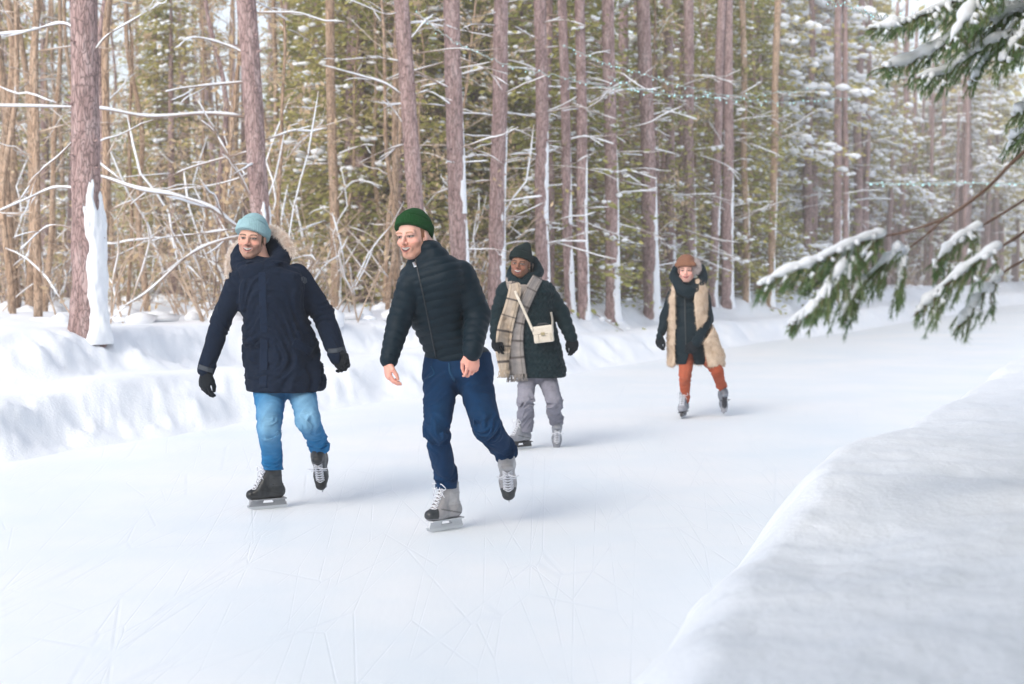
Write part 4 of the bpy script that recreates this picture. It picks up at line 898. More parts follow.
# ============ man in the parka
def man_parka():
    g = Fig('skating man in a long navy parka, pale blue beanie and light blue jeans', 8.95, (272, 507))
    D = g.D; yaw = R(-12); skin = (.72, .41, .31)
    torso = lst([(391, 250, 321, .185, .0), (384, 249.5, 323, .185, .0), (365, 247.5, 320, .18, .0), (340, 246, 314, .165, -.02), (318, 246, 305, .165, -.04), (300, 240, 303, .165, -.06), (285, 236, 303, .155, -.07), (274, 236, 299, .13, -.07), (266, 242, 290, .11, -.07), (260, 245, 282, .09, -.06)], D, yaw)
    def td(z, a, x, y, zz):
        n = fbm(x * 5, y * 5, z * 9 + 3 * vnoise(x * 4, y * 4, z * 4), 3); return .019 * (1 - np.abs(n) * 1.7) + .005 * vnoise(x * 30, y * 30, z * 50)
    sl = wr(.010, 20, 3, (.9, .1))
    pr = [loft(torso, yaw, td)]
    pr += g.chain([(296.5, 277, -.03, 13.4), (324, 315, .02, 11.8), (338, 357, -.06, 9.2)], .022, disp=sl)
    pr += g.chain([(240, 280, -.08, 12.5), (221, 321, -.08, 10.5), (206, 370, -.14, 8.0)], .022, disp=wr(.010, 20, 9, (.9, .1)))
    V, Q = Vol(pr, .0072, .03).mesh()
    jb = bvh_of(V, Q); C = np.full((len(V), 3), 1.0)
    j = g.part('parka', V, Q, M['parka'], C)
    # hood lying round the neck and the high collar
    cen = [(262, 262, .02), (241, 269, -.08), (249, 272, -.17), (267, 271, -.15), (279, 264, -.05), (280, 254, .05), (270, 247, .12), (255, 246, .12), (240, 258, .0)]
    pts = crom([g.p(*c) for c in cen[1:] + cen[1:2]], 28); prm = []
    for i in range(27): q_ = .030 + .022 * sstep(3, 10, min(i, 27 - i) if False else (i if i < 14 else 27 - i + 4)); prm.append([rc(pts[i], pts[i + 1], q_, q_, (0, 0, 1), 1.2, (lambda t, s, x, y, z: .008 * (1 - np.abs(fbm(x * 14, y * 14, z * 20, 2)) * 1.6))), .03, 'u'])
    prm.append([rc(g.p(262, 278, -.03), g.p(257, 266, -.06), .095, .078, (0, 1, 0), .9), .04, 'u'])
    V, Q = Vol(prm, .006, .03).mesh(); g.part('hood', V, Q, M['parka'], np.ones((len(V), 3)))
    # fur trim
    pts = crom([g.p(*c) for c in [(230, 274, -.08), (230, 262, -.04), (233, 250, .06), (246, 239, .16), (266, 229, .10), (278, 232, .03), (286, 240, .0), (292, 253, -.02)]], 60)
    idx = RNG.integers(0, 60, 5200); th = RNG.uniform(0, 6.28, 5200); o = np.c_[np.cos(th), np.sin(th) * .6, np.sin(th)] * .015
    Vf, Ff = fur(pts[idx] + o, o * 35 + [.0, -.1, .1], .032, .0018, .45); fr = g.part('fur_trim', Vf, Ff, M['fur'])
    # details on the cloth
    for nm, cl, w, of, th_ in (('storm_flap', [(262, 272), (263, 300), (264, 340), (263, 388)], [8], .004, .006), ('pocket_flap', [(293, 342), (307, 349), (312, 352)], [9], .006, .007), ('pocket_flap', [(253, 340), (248, 343)], [9], .006, .007)):
        Vs, Qs, u, v = strip(jb, cl, w, of, 26, 7, th_); g.part(nm, Vs, Qs, M['parka'], np.full((len(Vs), 3), 1.25), j)
    Vs, Qs, u, v = strip(jb, [(302, 277), (304, 280), (306, 283)], [3, 6, 3], .003, 10, 7, .004); g.part('sleeve_patch', Vs, Qs, M['tab'], None, j)
    Vs, Qs, u, v = strip(jb, [(328, 351), (337, 350.5), (344.5, 348)], [4.5], .006, 14, 5, .006); g.part('cuff_tab', Vs, Qs, M['tab'], None, j)
    Vs, Qs, u, v = strip(jb, [(198.5, 366.5), (206, 369), (213, 371)], [4.5], .006, 14, 5, .006); g.part('cuff_tab', Vs, Qs, M['tab'], None, j)
    # jeans
    w1 = wr(.017, 22, 5, (1,)); w2 = wr(.022, 24, 8, (0, .95))
    pr = [ell(g.p(285, 372, .0), (.19, .14, .13))]
    pr += g.chain([(270, 385, -.0, 17.5), (269.5, 428, -.2, 11.6), (273, 466, .0, 9.6), (274, 480, .02, 10.4)], .04, disp=[w1, w2, None])
    pr += [g.cut(273.5, 470, .0, (.0, -.1, -1))]
    pr += g.chain([(300, 383, .0, 15), (308, 420, -.16, 11.3), (319, 445, .12, 9.8), (321, 456, .2, 10.4)], .04, disp=[w1, w2, None])
    pr += [g.cut(320, 451, .16, (.1, .3, -1))]
    V, Q = Vol(pr, .0062, .03).mesh(); kn = [(g.p(268, 412, -.33), .20, .9), (g.p(304, 405, -.28), .20, .95), (g.p(300, 392, -.2), .16, .8)]
    g.part('jeans', V, Q, M['denim'], denim_col(V, (.015, .16, .37), (.24, .44, .60), kn, .2))
    # body
    g.put_body(skin, [rc(g.p(266, 275, -.02), g.p(284, 362, .04), .10, .10)] + g.chain([(299, 277, -.03, 8), (324, 315, .02, 6.5), (338, 357, -.06, 4.5)]) + g.chain([(240, 281, -.08, 8), (221, 321, -.08, 6.5), (206, 370, -.14, 4.5)]) + g.chain([(270, 380, 0, 12), (270, 428, -.16, 6), (273, 462, .0, 4)]) + g.chain([(300, 380, 0, 12), (308, 420, -.12, 6), (318, 442, .1, 4)]) + [rc(g.p(262, 268, -.04), g.p(256, 246, -.04), .06, .058)], M['skin'])
    Rh = rotm(R(5), R(3), R(4)); hc = g.p(252, 238.5, -.06)
    V, Q, C = head(skin, beard=((.20, .12, .085), .45, .8), mouth=1.12, teeth=(.62, .57, .51), lips=(.50, .20, .17), hair=(.12, .07, .04)); g.body.add(xf(V, Rh, hc, 1.03), Q, C); g.finish(M['skin'])
    V, Q = beanie(.42, .12, .052, .012, lift=-.004); ht = g.part('beanie', xf(V, Rh, hc, 1.13), Q, M['knit'], np.tile([.32, .50, .54], (len(V), 1)))
    # gloves
    for (px, py, dd), dn, palm, sd in (((206, 371, -.14), (-.08, -.12, -1), (.6, .7, 0), 1), ((337, 353, -.06), (.35, -.3, -.55), (.1, -.9, -.5), -1)):
        V, Q = hand(.45, .10, sd, 1.22, .8); g.part('glove', xf(V, basis(dn, palm), g.p(px, py, dd), 1.1), Q, M['glove'], np.ones((len(V), 3)))
    bc = boot_cols((.022, .025, .028), (.012, .013, .015), (.012, .012, .012), (.04, .043, .047))
    g.skate((272, 484, .02), (-.88, -.5, 0), (0, 0, 1), M['boot'], M['plastic_d'], bc, 1.04, rest=.152)
    g.skate((320, 461, .2), (.04, -.40, -.90), (0, -1, .3), M['boot'], M['plastic_d'], bc, 1.08)
    return g

# ============ man in the down jacket
def man_down():
    g = Fig('bare-handed man in a quilted jacket, green beanie and dark jeans, leaning forward as he skates', 8.2, (440, 526))
    D = g.D; yaw = R(-24); skin = (.78, .45, .36)
    rows = [(362, 427, 489, .13, .03), (352, 425, 489, .14, .02), (340, 420, 478, .15, .0), (322, 412, 466, .155, -.05), (300, 404, 464, .155, -.10), (282, 399, 466, .15, -.14), (270, 401, 464, .13, -.15), (261, 408, 458, .11, -.15), (254, 411, 448, .085, -.15), (246, 413, 441, .075, -.16), (240, 417, 436, .065, -.15)]
    def td(z, a, x, y, zz):
        q = (z - .25 * (x - g.o[0]) + .010 * vnoise(x * 9, y * 9, z * 9)) / .048
        return .0095 * (np.sqrt(np.abs(np.sin(math.pi * q))) - .6) + .009 * fbm(x * 6, y * 6, z * 9, 2)
    pr = [loft(lst(rows, D, yaw), yaw, td)]
    pr += g.chain([(460, 275, -.13, 15.5), (477.5, 315, -.10, 13.2), (472, 352, -.27, 9.6)], .018, disp=[quilt(.007, .048), quilt(.007, .048, .02)])
    pr += g.chain([(410, 284, -.20, 12.5), (399, 322, -.20, 11.8), (389, 359, -.30, 8.7)], .018, disp=[quilt(.007, .048), quilt(.007, .048, .02)])
    V, Q = Vol(pr, .0066, .03).mesh(); jb = bvh_of(V, Q); j = g.part('down_jacket', V, Q, M['down'], np.ones((len(V), 3)))
    Vs, Qs, u, v = strip(jb, [(414, 252), (417, 268), (424, 300), (436, 358)], [1.3], .005, 40, 3, .006); g.part('zip', Vs, Qs, M['zip'], None, j)
    Vs, Qs, u, v = strip(jb, [(413.5, 262), (415.5, 267)], [3], .010, 6, 3, .006); g.part('zip_pull', Vs, Qs, M['steel'], None, j)
    for cl in ([(466, 351.5), (472, 353.5), (479, 353)], [(381, 357.5), (388, 360.5), (397, 361.5)]):
        pass
    w1 = wr(.018, 22, 15, (1,)); w2 = wr(.024, 24, 28, (0, .9))
    pr = [loft(lst([(378, 424, 491, .12, .02), (366, 423, 492, .13, .02), (350, 426, 490, .12, .02)], D, yaw), yaw)]
    pr += g.chain([(441, 380, .0, 18.5), (436.5, 432, -.22, 12.4), (446, 478, .0, 10.8), (446, 498, .02, 11.3)], .04, disp=[w1, w2, None])
    pr += [g.cut(446, 488, .02, (0, -.05, -1))]
    pr += g.chain([(473, 376, .0, 19), (487, 427, -.18, 13.4), (505, 451, .12, 11.6), (510, 464, .2, 11.8)], .04, disp=[w1, w2, None])
    pr += [g.cut(507, 457, .17, (.45, .3, -1))]
    V, Q = Vol(pr, .0058, .03).mesh(); kn = [(g.p(438, 420, -.35), .14, .30), (g.p(482, 410, -.32), .15, .28)]
    jn = g.part('jeans', V, Q, M['denim'], denim_col(V, (.005, .030, .085), (.012, .065, .15), kn, .2, seed=4)); pb = bvh_of(V, Q)
    for cl in ([(441, 366), (449, 366), (462, 364)],):
        Vs, Qs, u, v = strip(pb, [(449, 363), (450, 372), (455, 382)], [2], .003, 12, 3, .004); g.part('fly_seam', Vs, Qs, M['denim'], np.tile([.015, .06, .13], (len(Vs), 1)), jn)
    Vs, Qs, u, v = strip(pb, [(431, 366), (434, 374), (425, 379)], [1.5], .003, 12, 3, .004); g.part('pocket_seam', Vs, Qs, M['denim'], np.tile([.015, .06, .13], (len(Vs), 1)), jn)
    g.put_body(skin, [rc(g.p(436, 275, -.10), g.p(458, 350, .04), .09, .08)] + g.chain([(460, 278, -.11, 8), (477.5, 315, -.10, 6), (472, 348, -.25, 4)]) + g.chain([(410, 286, -.20, 8), (399, 322, -.20, 6), (390, 355, -.29, 4)]) + g.chain([(441, 375, 0, 12), (437, 432, -.16, 6), (446, 476, .0, 4)]) + g.chain([(473, 372, 0, 12), (486, 426, -.13, 6), (503, 446, .1, 4)]) + [rc(g.p(432, 258, -.14), g.p(420, 240, -.16), .062, .06)], M['skin'])
    Rh = rotm(R(29), R(6), R(-4)); hc = g.p(413.5, 235.5, -.17)
    V, Q, C = head(skin, beard=((.50, .22, .12), .55, .45), brow=(.40, .20, .11), mouth=1.25, lips=(.48, .17, .13), teeth=(.56, .48, .43), hair=(.30, .13, .06)); g.body.add(xf(V, Rh, hc, 1.06), Q, C)
    V, Q = hand(.55, .06, -1, 1.0, .9); g.body.add(xf(V, basis((.10, -.1, -1), (-.5, .95, 0)), g.p(471, 351, -.27), 1.06), Q, np.array(skin) * [1.05, .88, .86])
    V, Q = hand(.50, .10, 1, 1.0, .6); g.body.add(xf(V, basis((.10, -.1, -1), (.95, .35, 0)), g.p(387, 360, -.30), 1.06), Q, np.array(skin) * [1.05, .88, .86])
    g.finish(M['skin'])
    V, Q = beanie(.62, .0, .046, .010, lift=-.004); g.part('beanie', xf(V, Rh, hc, 1.10), Q, M['knit'], np.tile([.010, .062, .016], (len(V), 1)))
    bc = boot_cols((.34, .33, .34), (.03, .035, .04), (.20, .2, .21), (.42, .41, .42))
    g.skate((449, 499, .02), (-.72, -.70, 0), (0, 0, 1), M['boot'], M['plastic_w'], bc, 1.08, rest=.158)
    g.skate((507, 466, .2), (.06, -.36, -.93), (0, -1, .3), M['boot'], M['plastic_w'], bc, 1.18)
    return g

# ============ woman with the scarf
def woman_scarf():
    g = Fig('smiling woman in a black beanie, dark quilted coat, long plaid scarf and grey trousers', 12.0, (535, 446))
    D = g.D; yaw = R(-12); skin = (.28, .135, .085)
    rows = [(377, 513, 565, .17, .02), (368, 512, 565, .17, .01), (350, 510, 561, .165, 0), (332, 509, 556, .155, -.02), (315, 507, 552, .15, -.03), (300, 502, 552, .145, -.04), (290, 500, 551, .13, -.04), (283, 504, 546, .11, -.03), (278, 510, 540, .09, -.02), (272, 512, 538, .08, 0)]
    def qf(x, y, z):
        a = np.arctan2(y - g.o[1], x - g.o[0]); s = z + .014 * np.sin(a * 26 + x * 30)
        return .015 * (np.sqrt(np.abs(np.sin(math.pi * s / .065))) - .6)
    pr = [loft(lst(rows, D, yaw), yaw, (lambda z, a, x, y, zz: qf(x, y, z) + .012 * fbm(x * 5, y * 5, z * 6, 2)))]
    sl = lambda t, s, x, y, z: .013 * (np.sqrt(np.abs(np.sin(math.pi * (s + .01 * np.sin(x * 90)) / .065))) - .6)
    pr += g.chain([(545, 290, -.02, 9.5), (561, 313, .02, 8.2), (571, 337, -.04, 6.0)], .04, disp=sl)
    pr += g.chain([(506, 291, -.04, 9.0), (498, 314, .0, 7.8), (496, 336, -.1, 5.8)], .04, disp=sl)
    V, Q = Vol(pr, .0085, .03).mesh(); jb = bvh_of(V, Q); j = g.part('quilted_coat', V, Q, M['coat_g'], np.ones((len(V), 3)))
    pts = crom([g.p(*c) for c in [(513, 282, -.12), (523, 286, -.14), (534, 281, -.06), (538, 270, .05), (531, 262, .12), (519, 264, .10), (511, 275, .0), (513, 282, -.12)]], 26)
    prm = [[rc(pts[i], pts[i + 1], .038, .038, (0, 0, 1), 1.3, (lambda t, s, x, y, z: .008 * fbm(x * 14, y * 14, z * 14, 2))), .02, 'u'] for i in range(25)]
    V, Q = Vol(prm, .008, .03).mesh(); g.part('hood', V, Q, M['coat_g'], np.ones((len(V), 3)))
    # scarf
    def plaid(u, v, base, dark, hw=.10):
        C = np.tile(np.array(base, float), (len(u), 1)); s = (v * hw)
        w = np.clip(.5 + .5 * np.sin(v * 4.2 + .6), 0, 1)[:, None]; C = C * (1 - .6 * w * (np.array(dark) * 0 + 1)) + np.array(dark) * .6 * w
        ln = (np.mod(u, .155) < .016); C[ln] = np.array([.10, .085, .08])
        ln = (np.abs(np.abs(v) - .62) < .08) & (np.mod(u, .03) < .03); C[ln] = C[ln] * .6
        return C
    sc = MB(); cs = []
    for cl, w, of, base, dk, hw in (([(538, 277), (530, 292), (519, 318), (515, 345), (517, 375)], [11, 12, 13, 17, 19], .02, (.30, .27, .25), (.12, .12, .13), .12),
                                    ([(514, 282), (515, 290), (511, 308), (505, 330), (503, 352), (504, 371)], [10, 13, 14, 16, 15, 9], .055, (.52, .42, .32), (.33, .28, .24), .11)):
        Vs, Qs, u, v = strip(jb, cl, w, of, 110, 17, .02, D - .15, .02); Vs[:, 1] += .006 * vnoise(Vs[:, 0] * 20, Vs[:, 1] * 5, Vs[:, 2] * 12); sc.add(Vs, Qs, plaid(u, v, base, dk, hw))
        n = 17; e = Vs[109 * 17:110 * 17]
        for i in range(17):
            for k in range(2):
                q = e[i] + [RNG.normal(0, .004), .008 * k, .004]; sc.add(*tube(np.array([q, q + [RNG.normal(0, .006), -.004, -.03], q + [RNG.normal(0, .012), 0, -.06]]), .0035, 4), base)
    s_ = sc.build('scarf', M['cloth'], g.root, g.o)
    V, Q = Vol([[rc(pts[i] + [0, -.015, -.035], pts[i + 1] + [0, -.015, -.035], .042, .042, (0, 0, 1), 1.2), .02, 'u'] for i in range(25) if not 8 < i < 12], .008, .03).mesh()
    g.part('scarf_loop', V, Q, M['cloth'], plaid(V[:, 0] * 1.0, np.clip((V[:, 2] - V[:, 2].mean()) / .06, -1, 1), (.40, .33, .28), (.16, .15, .15)), s_)
    w1 = wr(.022, 18, 35, (1,)); w2 = wr(.028, 20, 38, (0, .55, .95))
    pr = [ell(g.p(538, 366, .0), (.17, .13, .13))] + g.chain([(527, 372, 0, 10), (526, 402, -.12, 8), (525, 424, 0, 7.4), (525, 440, 0, 7.9)], .04, disp=[w1, w2, None]) + g.chain([(545, 370, 0, 10), (554, 402, -.12, 8.2), (556, 418, .06, 7.2), (557, 430, .12, 6.9)], .04, disp=[w1, w2, None]) + [g.cut(525, 432, 0, (0, 0, -1)), g.cut(557, 424, .1, (0, .2, -1), .10)]
    V, Q = Vol(pr, .008, .03).mesh(); g.part('trousers', V, Q, M['cloth'], denim_col(V, (.19, .19, .23), (.33, .32, .37), [(g.p(526, 390, -.25), .2, .8), (g.p(552, 390, -.25), .2, .7)], .2, seed=9))
    g.put_body(skin, [rc(g.p(526, 288, -.0), g.p(537, 358, .02), .09, .09)] + g.chain([(545, 292, -.02, 5), (561, 313, .02, 4.5), (571, 339, -.04, 3.2)]) + g.chain([(506, 293, -.04, 5), (498, 314, 0, 4.5), (496, 338, -.1, 3.2)]) + g.chain([(527, 372, 0, 7), (526, 402, -.08, 4), (525, 424, 0, 3)]) + g.chain([(545, 370, 0, 7), (553, 402, -.08, 4), (556, 418, .06, 3)]) + [rc(g.p(525, 282, -.02), g.p(521, 266, -.03), .05, .05)], M['skin'])
    Rh = rotm(R(12), R(4), R(6)); hc = g.p(520.5, 263.5, -.05)
    V, Q, C = head(skin, True, mouth=1.3, brow=(.03, .015, .01), lips=(.34, .10, .09)); g.body.add(xf(V, Rh, hc, 1.02), Q, C); g.finish(M['skin'])
    V, Q = beanie(.38, .05, .05, .0, (.03, .03)); g.part('beanie', xf(V, Rh, hc, 1.06), Q, M['knit'], np.tile([.012, .022, .022], (len(V), 1)))
    V, Q = Vol([ell((.080, -.01, -.035), (.006, .006, .006))], .0025, .01).mesh(); g.part('earring', xf(V, Rh, hc, 1.02), Q, M['metal'])
    for (px, py, dd), dn, pm in (((571, 337, -.04), (.28, -.15, -1), (-.5, .8, 0)), ((496, 337, -.1), (0, -.1, -1), (.7, .6, 0))):
        V, Q = hand(.5, .08, -1 if px > 520 else 1, 1.25, .5); g.part('glove', xf(V, basis(dn, pm), g.p(px, py, dd), 1.05), Q, M['glove'], np.full((len(V), 3), .7))
    bc = boot_cols((.26, .27, .30), (.22, .23, .26), (.05, .05, .055), (.22, .23, .26))
    g.skate((523, 436, .0), (-.72, -.62, 0), (0, 0, 1), M['boot'], M['plastic_k'], bc, 1.0, rest=.146)
    g.skate((557, 429, .14), (-.02, -.45, -.88), (0, -1, .35), M['boot'], M['plastic_k'], bc, .98)
    # shoulder bag: hangs from her, a thing of its own
    pb, _ = hit(jb, 543.5, 334); c = P(543.5, 334, pb[1] - .065)
    bag = thing('handbag', 'small cream leather shoulder bag hanging at the hip of the woman with the plaid scarf', 'bag', c)
    rb = lambda hx, hy, hz, cz, cy=0: ((lambda x, y, z: np.sqrt(np.maximum(np.abs(x) - hx + .012, 0) ** 2 + np.maximum(np.abs(y - cy) - hy + .012, 0) ** 2 + np.maximum(np.abs(z - cz) - hz + .012, 0) ** 2) - .012), np.array([-hx, cy - hy, cz - hz]), np.array([hx, cy + hy, cz + hz]))
    Rb = rotm(R(8), 0, R(-7))
    for nm, pr_ in (('bag_body', [rb(.082, .033, .066, -.004)]), ('flap', [rb(.086, .037, .036, .034, -.003)])):
        V, Q = Vol(pr_, .004, .01, .015).mesh(); mk(nm, xf(V, Rb, c), Q, M['leather'], bag, c)
    for x0 in (-.05, .05): V, Q = box((x0, -.04, -.03), (.009, .004, .035)); mk('buckle_strap', xf(V, Rb, c), Q, M['leather'], bag, c, False)
    V, Q = box((0, -.043, .004), (.016, .005, .011)); mk('clasp', xf(V, Rb, c), Q, M['metal'], bag, c, False)
    V, Q = tube(crom(np.array([[-.05, 0, .07], [-.03, 0, .085], [.03, 0, .085], [.05, 0, .07]]), 12), .006, 6); mk('handle', xf(V, Rb, c), Q, M['plastic_k'], bag, c)
    Vs, Qs, u, v = strip(jb, [(515, 291), (518, 298), (525, 313), (533, 331)], [2.6], .10, 30, 3, .006, D - .2); st = mk('strap', Vs, [Qs], M['leather'], bag, c)
    Vs, Qs, u, v = strip(jb, [(551, 312), (552.5, 320), (552, 329)], [2.0], .03, 14, 3, .006, D - .2); mk('strap', Vs, [Qs], M['leather'], bag, c)
    return g

# ============ woman with the shearling vest
def woman_vest():
    g = Fig('woman in a brown hat, beige shearling vest and rust orange trousers, farthest of the skaters', 14.6, (697, 424))
    D = g.D; yaw = R(-8); skin = (.78, .45, .37)
    rows = [(364, 675, 707, .15, 0), (350, 674, 706, .155, 0), (330, 674, 705, .15, -.01), (312, 675, 702, .13, -.0), (300, 672, 702, .11, -.0), (291, 672, 702, .10, .0), (284, 676, 700, .09, -.0), (278, 679, 700, .08, 0)]
    fo = lambda z, a, x, y, zz: .010 * (1 - np.abs(fbm(x * 7, y * 7, z * 16, 2)) * 1.5)
    pr = [loft(lst(rows, D, yaw), yaw, fo)]
    pr += g.chain([(705, 297, .09, 5.6), (707.5, 320, -.01, 6.0), (696, 343, -.22, 4.6)], .03, disp=wr(.010, 20, 45, (.9,)))
    pr += g.chain([(675, 293, -.03, 7.2), (665, 318, .0, 5.4), (660, 337, -.05, 3.9)], .03, disp=wr(.010, 20, 49, (.9,)))
    cutz = [((lambda x, y, z: .035 - np.abs(x - g.p(690, 350, 0)[0] - .0) + .0 * y + (z - g.p(690, 350, 0)[2]) * .35), np.full(3, -9.), np.full(3, 9.))]
    c0 = g.p(689, 365, 0)
    notch = (lambda x, y, z: np.abs(x - c0[0]) - np.maximum(0, .055 - (z - c0[2]) * .30) + 0 * y, np.array([c0[0] - .08, c0[1] - .4, c0[2] - .05]), np.array([c0[0] + .08, c0[1] + .4, c0[2] + .18]))
    V, Q = Vol(pr + [[notch, .01, 's']], .0095, .03).mesh(); jb = bvh_of(V, Q); j = g.part('coat', V, Q, M['coat_n'], np.ones((len(V), 3)))
    pts = crom([g.p(*c) for c in [(679, 288, -.12), (688, 292, -.15), (697, 288, -.11), (703, 277, .0), (699, 269, .10), (688, 267, .14), (678, 269, .10), (674, 277, 0), (680, 286, -.12)]], 30)
    V, Q = Vol([[rc(pts[i], pts[i + 1], .043, .043, (0, 0, 1), 1.35, (lambda t, s, x, y, z: .008 * fbm(x * 14, y * 14, z * 14, 2))), .02, 'u'] for i in range(29)], .009, .03).mesh(); g.part('hood', V, Q, M['coat_n'], np.ones((len(V), 3)))
    Vs, Qs, u, v = strip(jb, [(685, 288), (685, 310), (686, 345)], [1.3], .006, 20, 3, .006); g.part('zip', Vs, Qs, M['zip'], None, j)
    # shearling vest: shell round the coat, open in front
    vr = [(366, 668, 724, .21, .03), (352, 668, 723, .21, .03), (335, 667.5, 717, .20, .02), (318, 667, 709, .19, .01), (300, 667, 707.5, .18, 0), (291, 669, 707.5, .165, -.01), (284, 673, 706, .145, -.01), (279, 676, 704, .11, 0)]
    vr2 = [(r[0], r[1] + 4.5, r[2] - 4.5, r[3] - .04, r[4]) for r in vr]
    f1 = loft(lst(vr, D, yaw), yaw, lambda z, a, x, y, zz: .012 * fbm(x * 10, y * 10, z * 8, 3)); f2 = loft([(r[0] - (.05 if i == 0 else 0), *r[1:]) for i, r in enumerate(sorted(lst(vr2, D, yaw)))], yaw)
    xo = [g.p(x, y, 0) for x, y in ((676, 0), (695, 0))]
    zt = np.array([g.p(0, y, 0)[2] for y in (368, 345, 330, 300, 284, 276)]); xl = np.array([g.p(x, 300, -.15)[0] for x in (676, 676, 676, 675.5, 676, 678)]); xr = np.array([g.p(x, 300, -.15)[0] for x in (709, 704, 697, 694, 695, 698)])
    def opening(x, y, z):
        a = np.interp(z, zt, xl); b = np.interp(z, zt, xr); return np.maximum(np.maximum(a - x, x - b), y - (D + .02))
    lo = np.array([g.p(660, 0, 0)[0], D - .4, .0]); hi = np.array([g.p(730, 0, 0)[0], D + .4, 2.2])
    arm = rc(g.p(712, 300, .0), g.p(710, 322, -.05), .05, .065); arm2 = rc(g.p(709, 322, -.06), g.p(697, 343, -.24), .07, .06); arm3 = rc(g.p(667, 304, .0), g.p(661, 330, 0), .045, .05)
    front = ((lambda x, y, z: np.maximum(-(x - g.p(703, 300, 0)[0]), np.maximum(y - D - .10, g.p(0, 328, 0)[2] - z)) + 0 * x), lo, hi)
    V, Q = Vol([f1, [(f2[0], lo, hi), .01, 's'], [(opening, lo, hi), .01, 's'], [arm, .01, 's'], [arm2, .01, 's'], [arm3, .01, 's']], .009, .03).mesh()
    keep = V[:, 2] < 9
    vest = g.part('fur_vest', V, Q, M['shear'])
    Nn = np.zeros_like(V); a, b, c = V[Q[:, 0]], V[Q[:, 1]], V[Q[:, 2]]; fn = np.cross(b - a, c - a); [np.add.at(Nn, Q[:, i], fn) for i in range(4)]; Nn /= np.linalg.norm(Nn, axis=1)[:, None] + 1e-12
    ii = RNG.integers(0, len(V), 14000); Vf, Ff = fur(V[ii] + RNG.normal(0, .003, (14000, 3)), Nn[ii] + [0, 0, -.4], .018, .0024, .3); g.part('fleece', Vf, Ff, M['shear'], None, vest)
    w1 = wr(.016, 20, 55, (1,)); w2 = wr(.020, 22, 58, (0, .9))
    pr = [ell(g.p(692, 346, .0), (.14, .12, .12))] + g.chain([(687, 352, 0, 8.5), (685, 377, -.12, 5.8), (685, 399, 0, 4.8)], .04, disp=[w1, w2]) + g.chain([(702, 350, 0, 9), (717, 371, -.12, 6), (722, 388, .1, 4.8)], .04, disp=[w1, w2])
    V, Q = Vol(pr, .0085, .03).mesh(); g.part('trousers', V, Q, M['cloth'], denim_col(V, (.38, .085, .04), (.48, .14, .08), [(g.p(686, 370, -.2), .15, .7)], .2, seed=13))
    g.put_body(skin, [rc(g.p(690, 293, -.0), g.p(692, 343, .02), .08, .08)] + g.chain([(705, 298, .09, 3), (707, 320, -.01, 3), (696, 344, -.22, 2.6)]) + g.chain([(675, 295, -.03, 4), (665, 318, 0, 3.5), (660, 338, -.05, 2.6)]) + g.chain([(687, 352, 0, 6), (685, 377, -.1, 3.4), (685, 398, 0, 2.6)]) + g.chain([(702, 350, 0, 6), (716, 371, -.1, 3.4), (721, 386, .09, 2.6)]) + [rc(g.p(689, 286, -.02), g.p(686, 272, -.03), .05, .05)], M['skin'])
    Rh = rotm(R(10), R(5), R(-2)); hc = g.p(686.2, 270.0, -.05)
    V, Q, C = head(skin, True, mouth=.7, brow=(.12, .07, .04), teeth=(.4, .2, .18), hair=(.10, .05, .03), lips=(.48, .12, .12)); g.body.add(xf(V, Rh, hc, 1.04), Q, C); g.finish(M['skin'])
    hv = Vol([ell((0, .016, .055), (.098, .115, .10)), [rc((-.07, -.07, .052), (.07, -.07, .052), .036, .036), .02, 'u'], [((lambda x, y, z: .022 - z - .25 * y + 0 * x), np.full(3, -9.), np.full(3, 9.)), .01, 'i']], .004, .02, .02)
    V, Q = hv.disp(lambda x, y, z: .004 * fbm(x * 30, y * 30, z * 30, 2)).mesh(); h_ = g.part('fur_hat', xf(V, Rh, hc, 1.04), Q, M['knit'], np.tile([.24, .115, .07], (len(V), 1)))
    V, Q = Vol([ell((.078, .01, .03), (.05, .055, .062))], .005, .01).mesh(); V = xf(V, Rh, hc, 1.1); c = V.mean(0); g.part('ear_flap', V, Q, M['fur_l'], None, h_)
    ii = RNG.integers(0, len(V), 2500); Vf, Ff = fur(V[ii], (V[ii] - c) * 20, .028, .0018, .4); g.part('fur', Vf, Ff, M['fur_l'], None, h_)
    V, Q = hand(.5, .08, 1, 1.25, .5); g.part('glove', xf(V, basis((-.12, -.1, -1), (.7, .6, 0)), g.p(660, 336, -.05), 1.0), Q, M['glove'], np.ones((len(V), 3)))
    V, Q = hand(.6, .08, -1, 1.25, .5); g.part('glove', xf(V, basis((-.6, -.3, -.7), (-.2, .9, -.3)), g.p(696, 343, -.22), 1.0), Q, M['glove'], np.ones((len(V), 3)))
    bc = boot_cols((.20, .22, .26), (.30, .31, .35), (.04, .04, .05), (.15, .165, .20))
    g.skate((684, 404, .0), (-.30, -.9, 0), (0, 0, 1), M['boot'], M['plastic_k'], bc, 1.05, rest=.15)
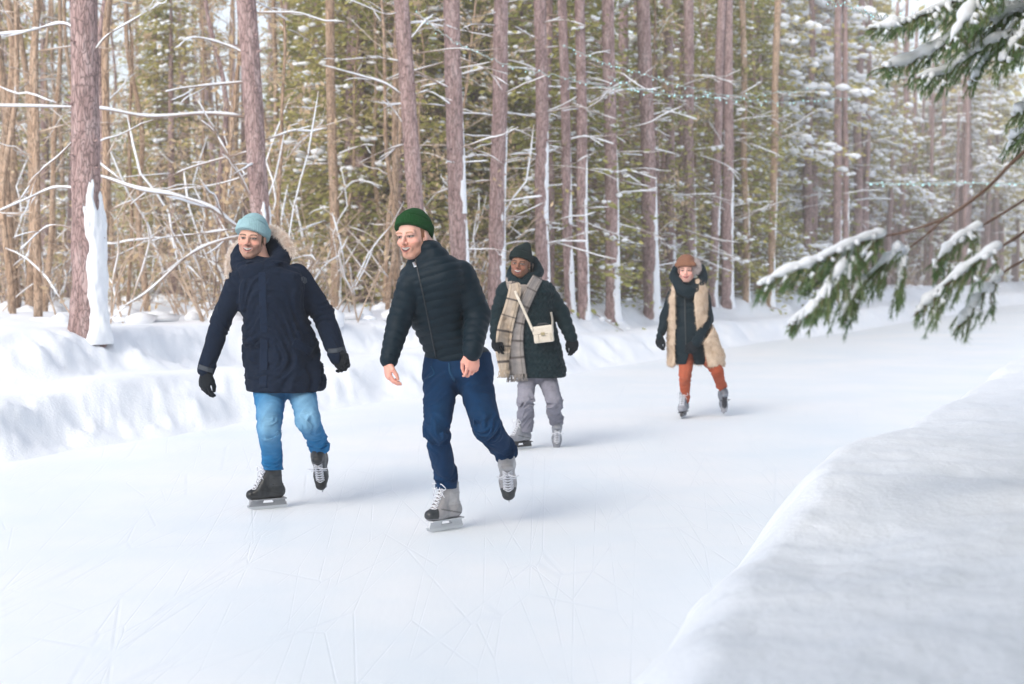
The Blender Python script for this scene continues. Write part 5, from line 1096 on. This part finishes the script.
    g.skate((723, 396, .14), (.10, -.40, -.90), (0, -1, .35), M['boot'], M['plastic_k'], bc, 1.0, lacem=M['lace_d'])
    return g
import time
for f_ in (man_parka, man_down, woman_scarf, woman_vest):
    t_ = time.time(); f_(); print(f_.__name__, round(time.time() - t_, 1), 's')
# ------------------------------------------------------------------ light and camera
w = bpy.data.worlds.new('World'); SC.world = w; w.use_nodes = True; nt = w.node_tree
bg = nt.nodes['Background']; sk = nt.nodes.new('ShaderNodeTexSky'); sk.sky_type = 'NISHITA'; sk.sun_disc = False
SUN_EL, SUN_AZ = R(38), R(-148)     # azimuth from +y (into the picture), clockwise: the sun stands behind the camera, to the left
sk.sun_elevation = SUN_EL; sk.sun_rotation = SUN_AZ; sk.air_density = 1.0; sk.dust_density = 1.5; sk.ozone_density = 1
hs = nt.nodes.new('ShaderNodeHueSaturation'); hs.inputs['Saturation'].default_value = .52
nt.links.new(sk.outputs[0], hs.inputs['Color']); nt.links.new(hs.outputs[0], bg.inputs[0]); bg.inputs[1].default_value = .15
sl = bpy.data.lights.new('sun', 'SUN'); sl.energy = .9; sl.angle = R(28); sl.color = (1, .915, .80)
so = bpy.data.objects.new('sun', sl); COL.objects.link(so)
dv = Vector((math.sin(SUN_AZ) * math.cos(SUN_EL), math.cos(SUN_AZ) * math.cos(SUN_EL), math.sin(SUN_EL)))
so.rotation_euler = dv.to_track_quat('Z', 'Y').to_euler()
cd = bpy.data.cameras.new('camera'); co = bpy.data.objects.new('camera', cd); COL.objects.link(co); SC.camera = co
cd.sensor_width = 36; cd.lens = F * 36 / 1024; cd.clip_end = 3000; cd.clip_start = .05
co.location = CAM; co.rotation_euler = (math.pi / 2 - PITCH, 0, 0)
cd.dof.use_dof = True; cd.dof.focus_distance = 8.7; cd.dof.aperture_fstop = 2.6
SC.view_settings.view_transform = 'Standard'; SC.view_settings.look = 'None'; SC.view_settings.exposure = 1.08; SC.view_settings.gamma = 1
SC.render.resolution_x = 1024; SC.render.resolution_y = 684
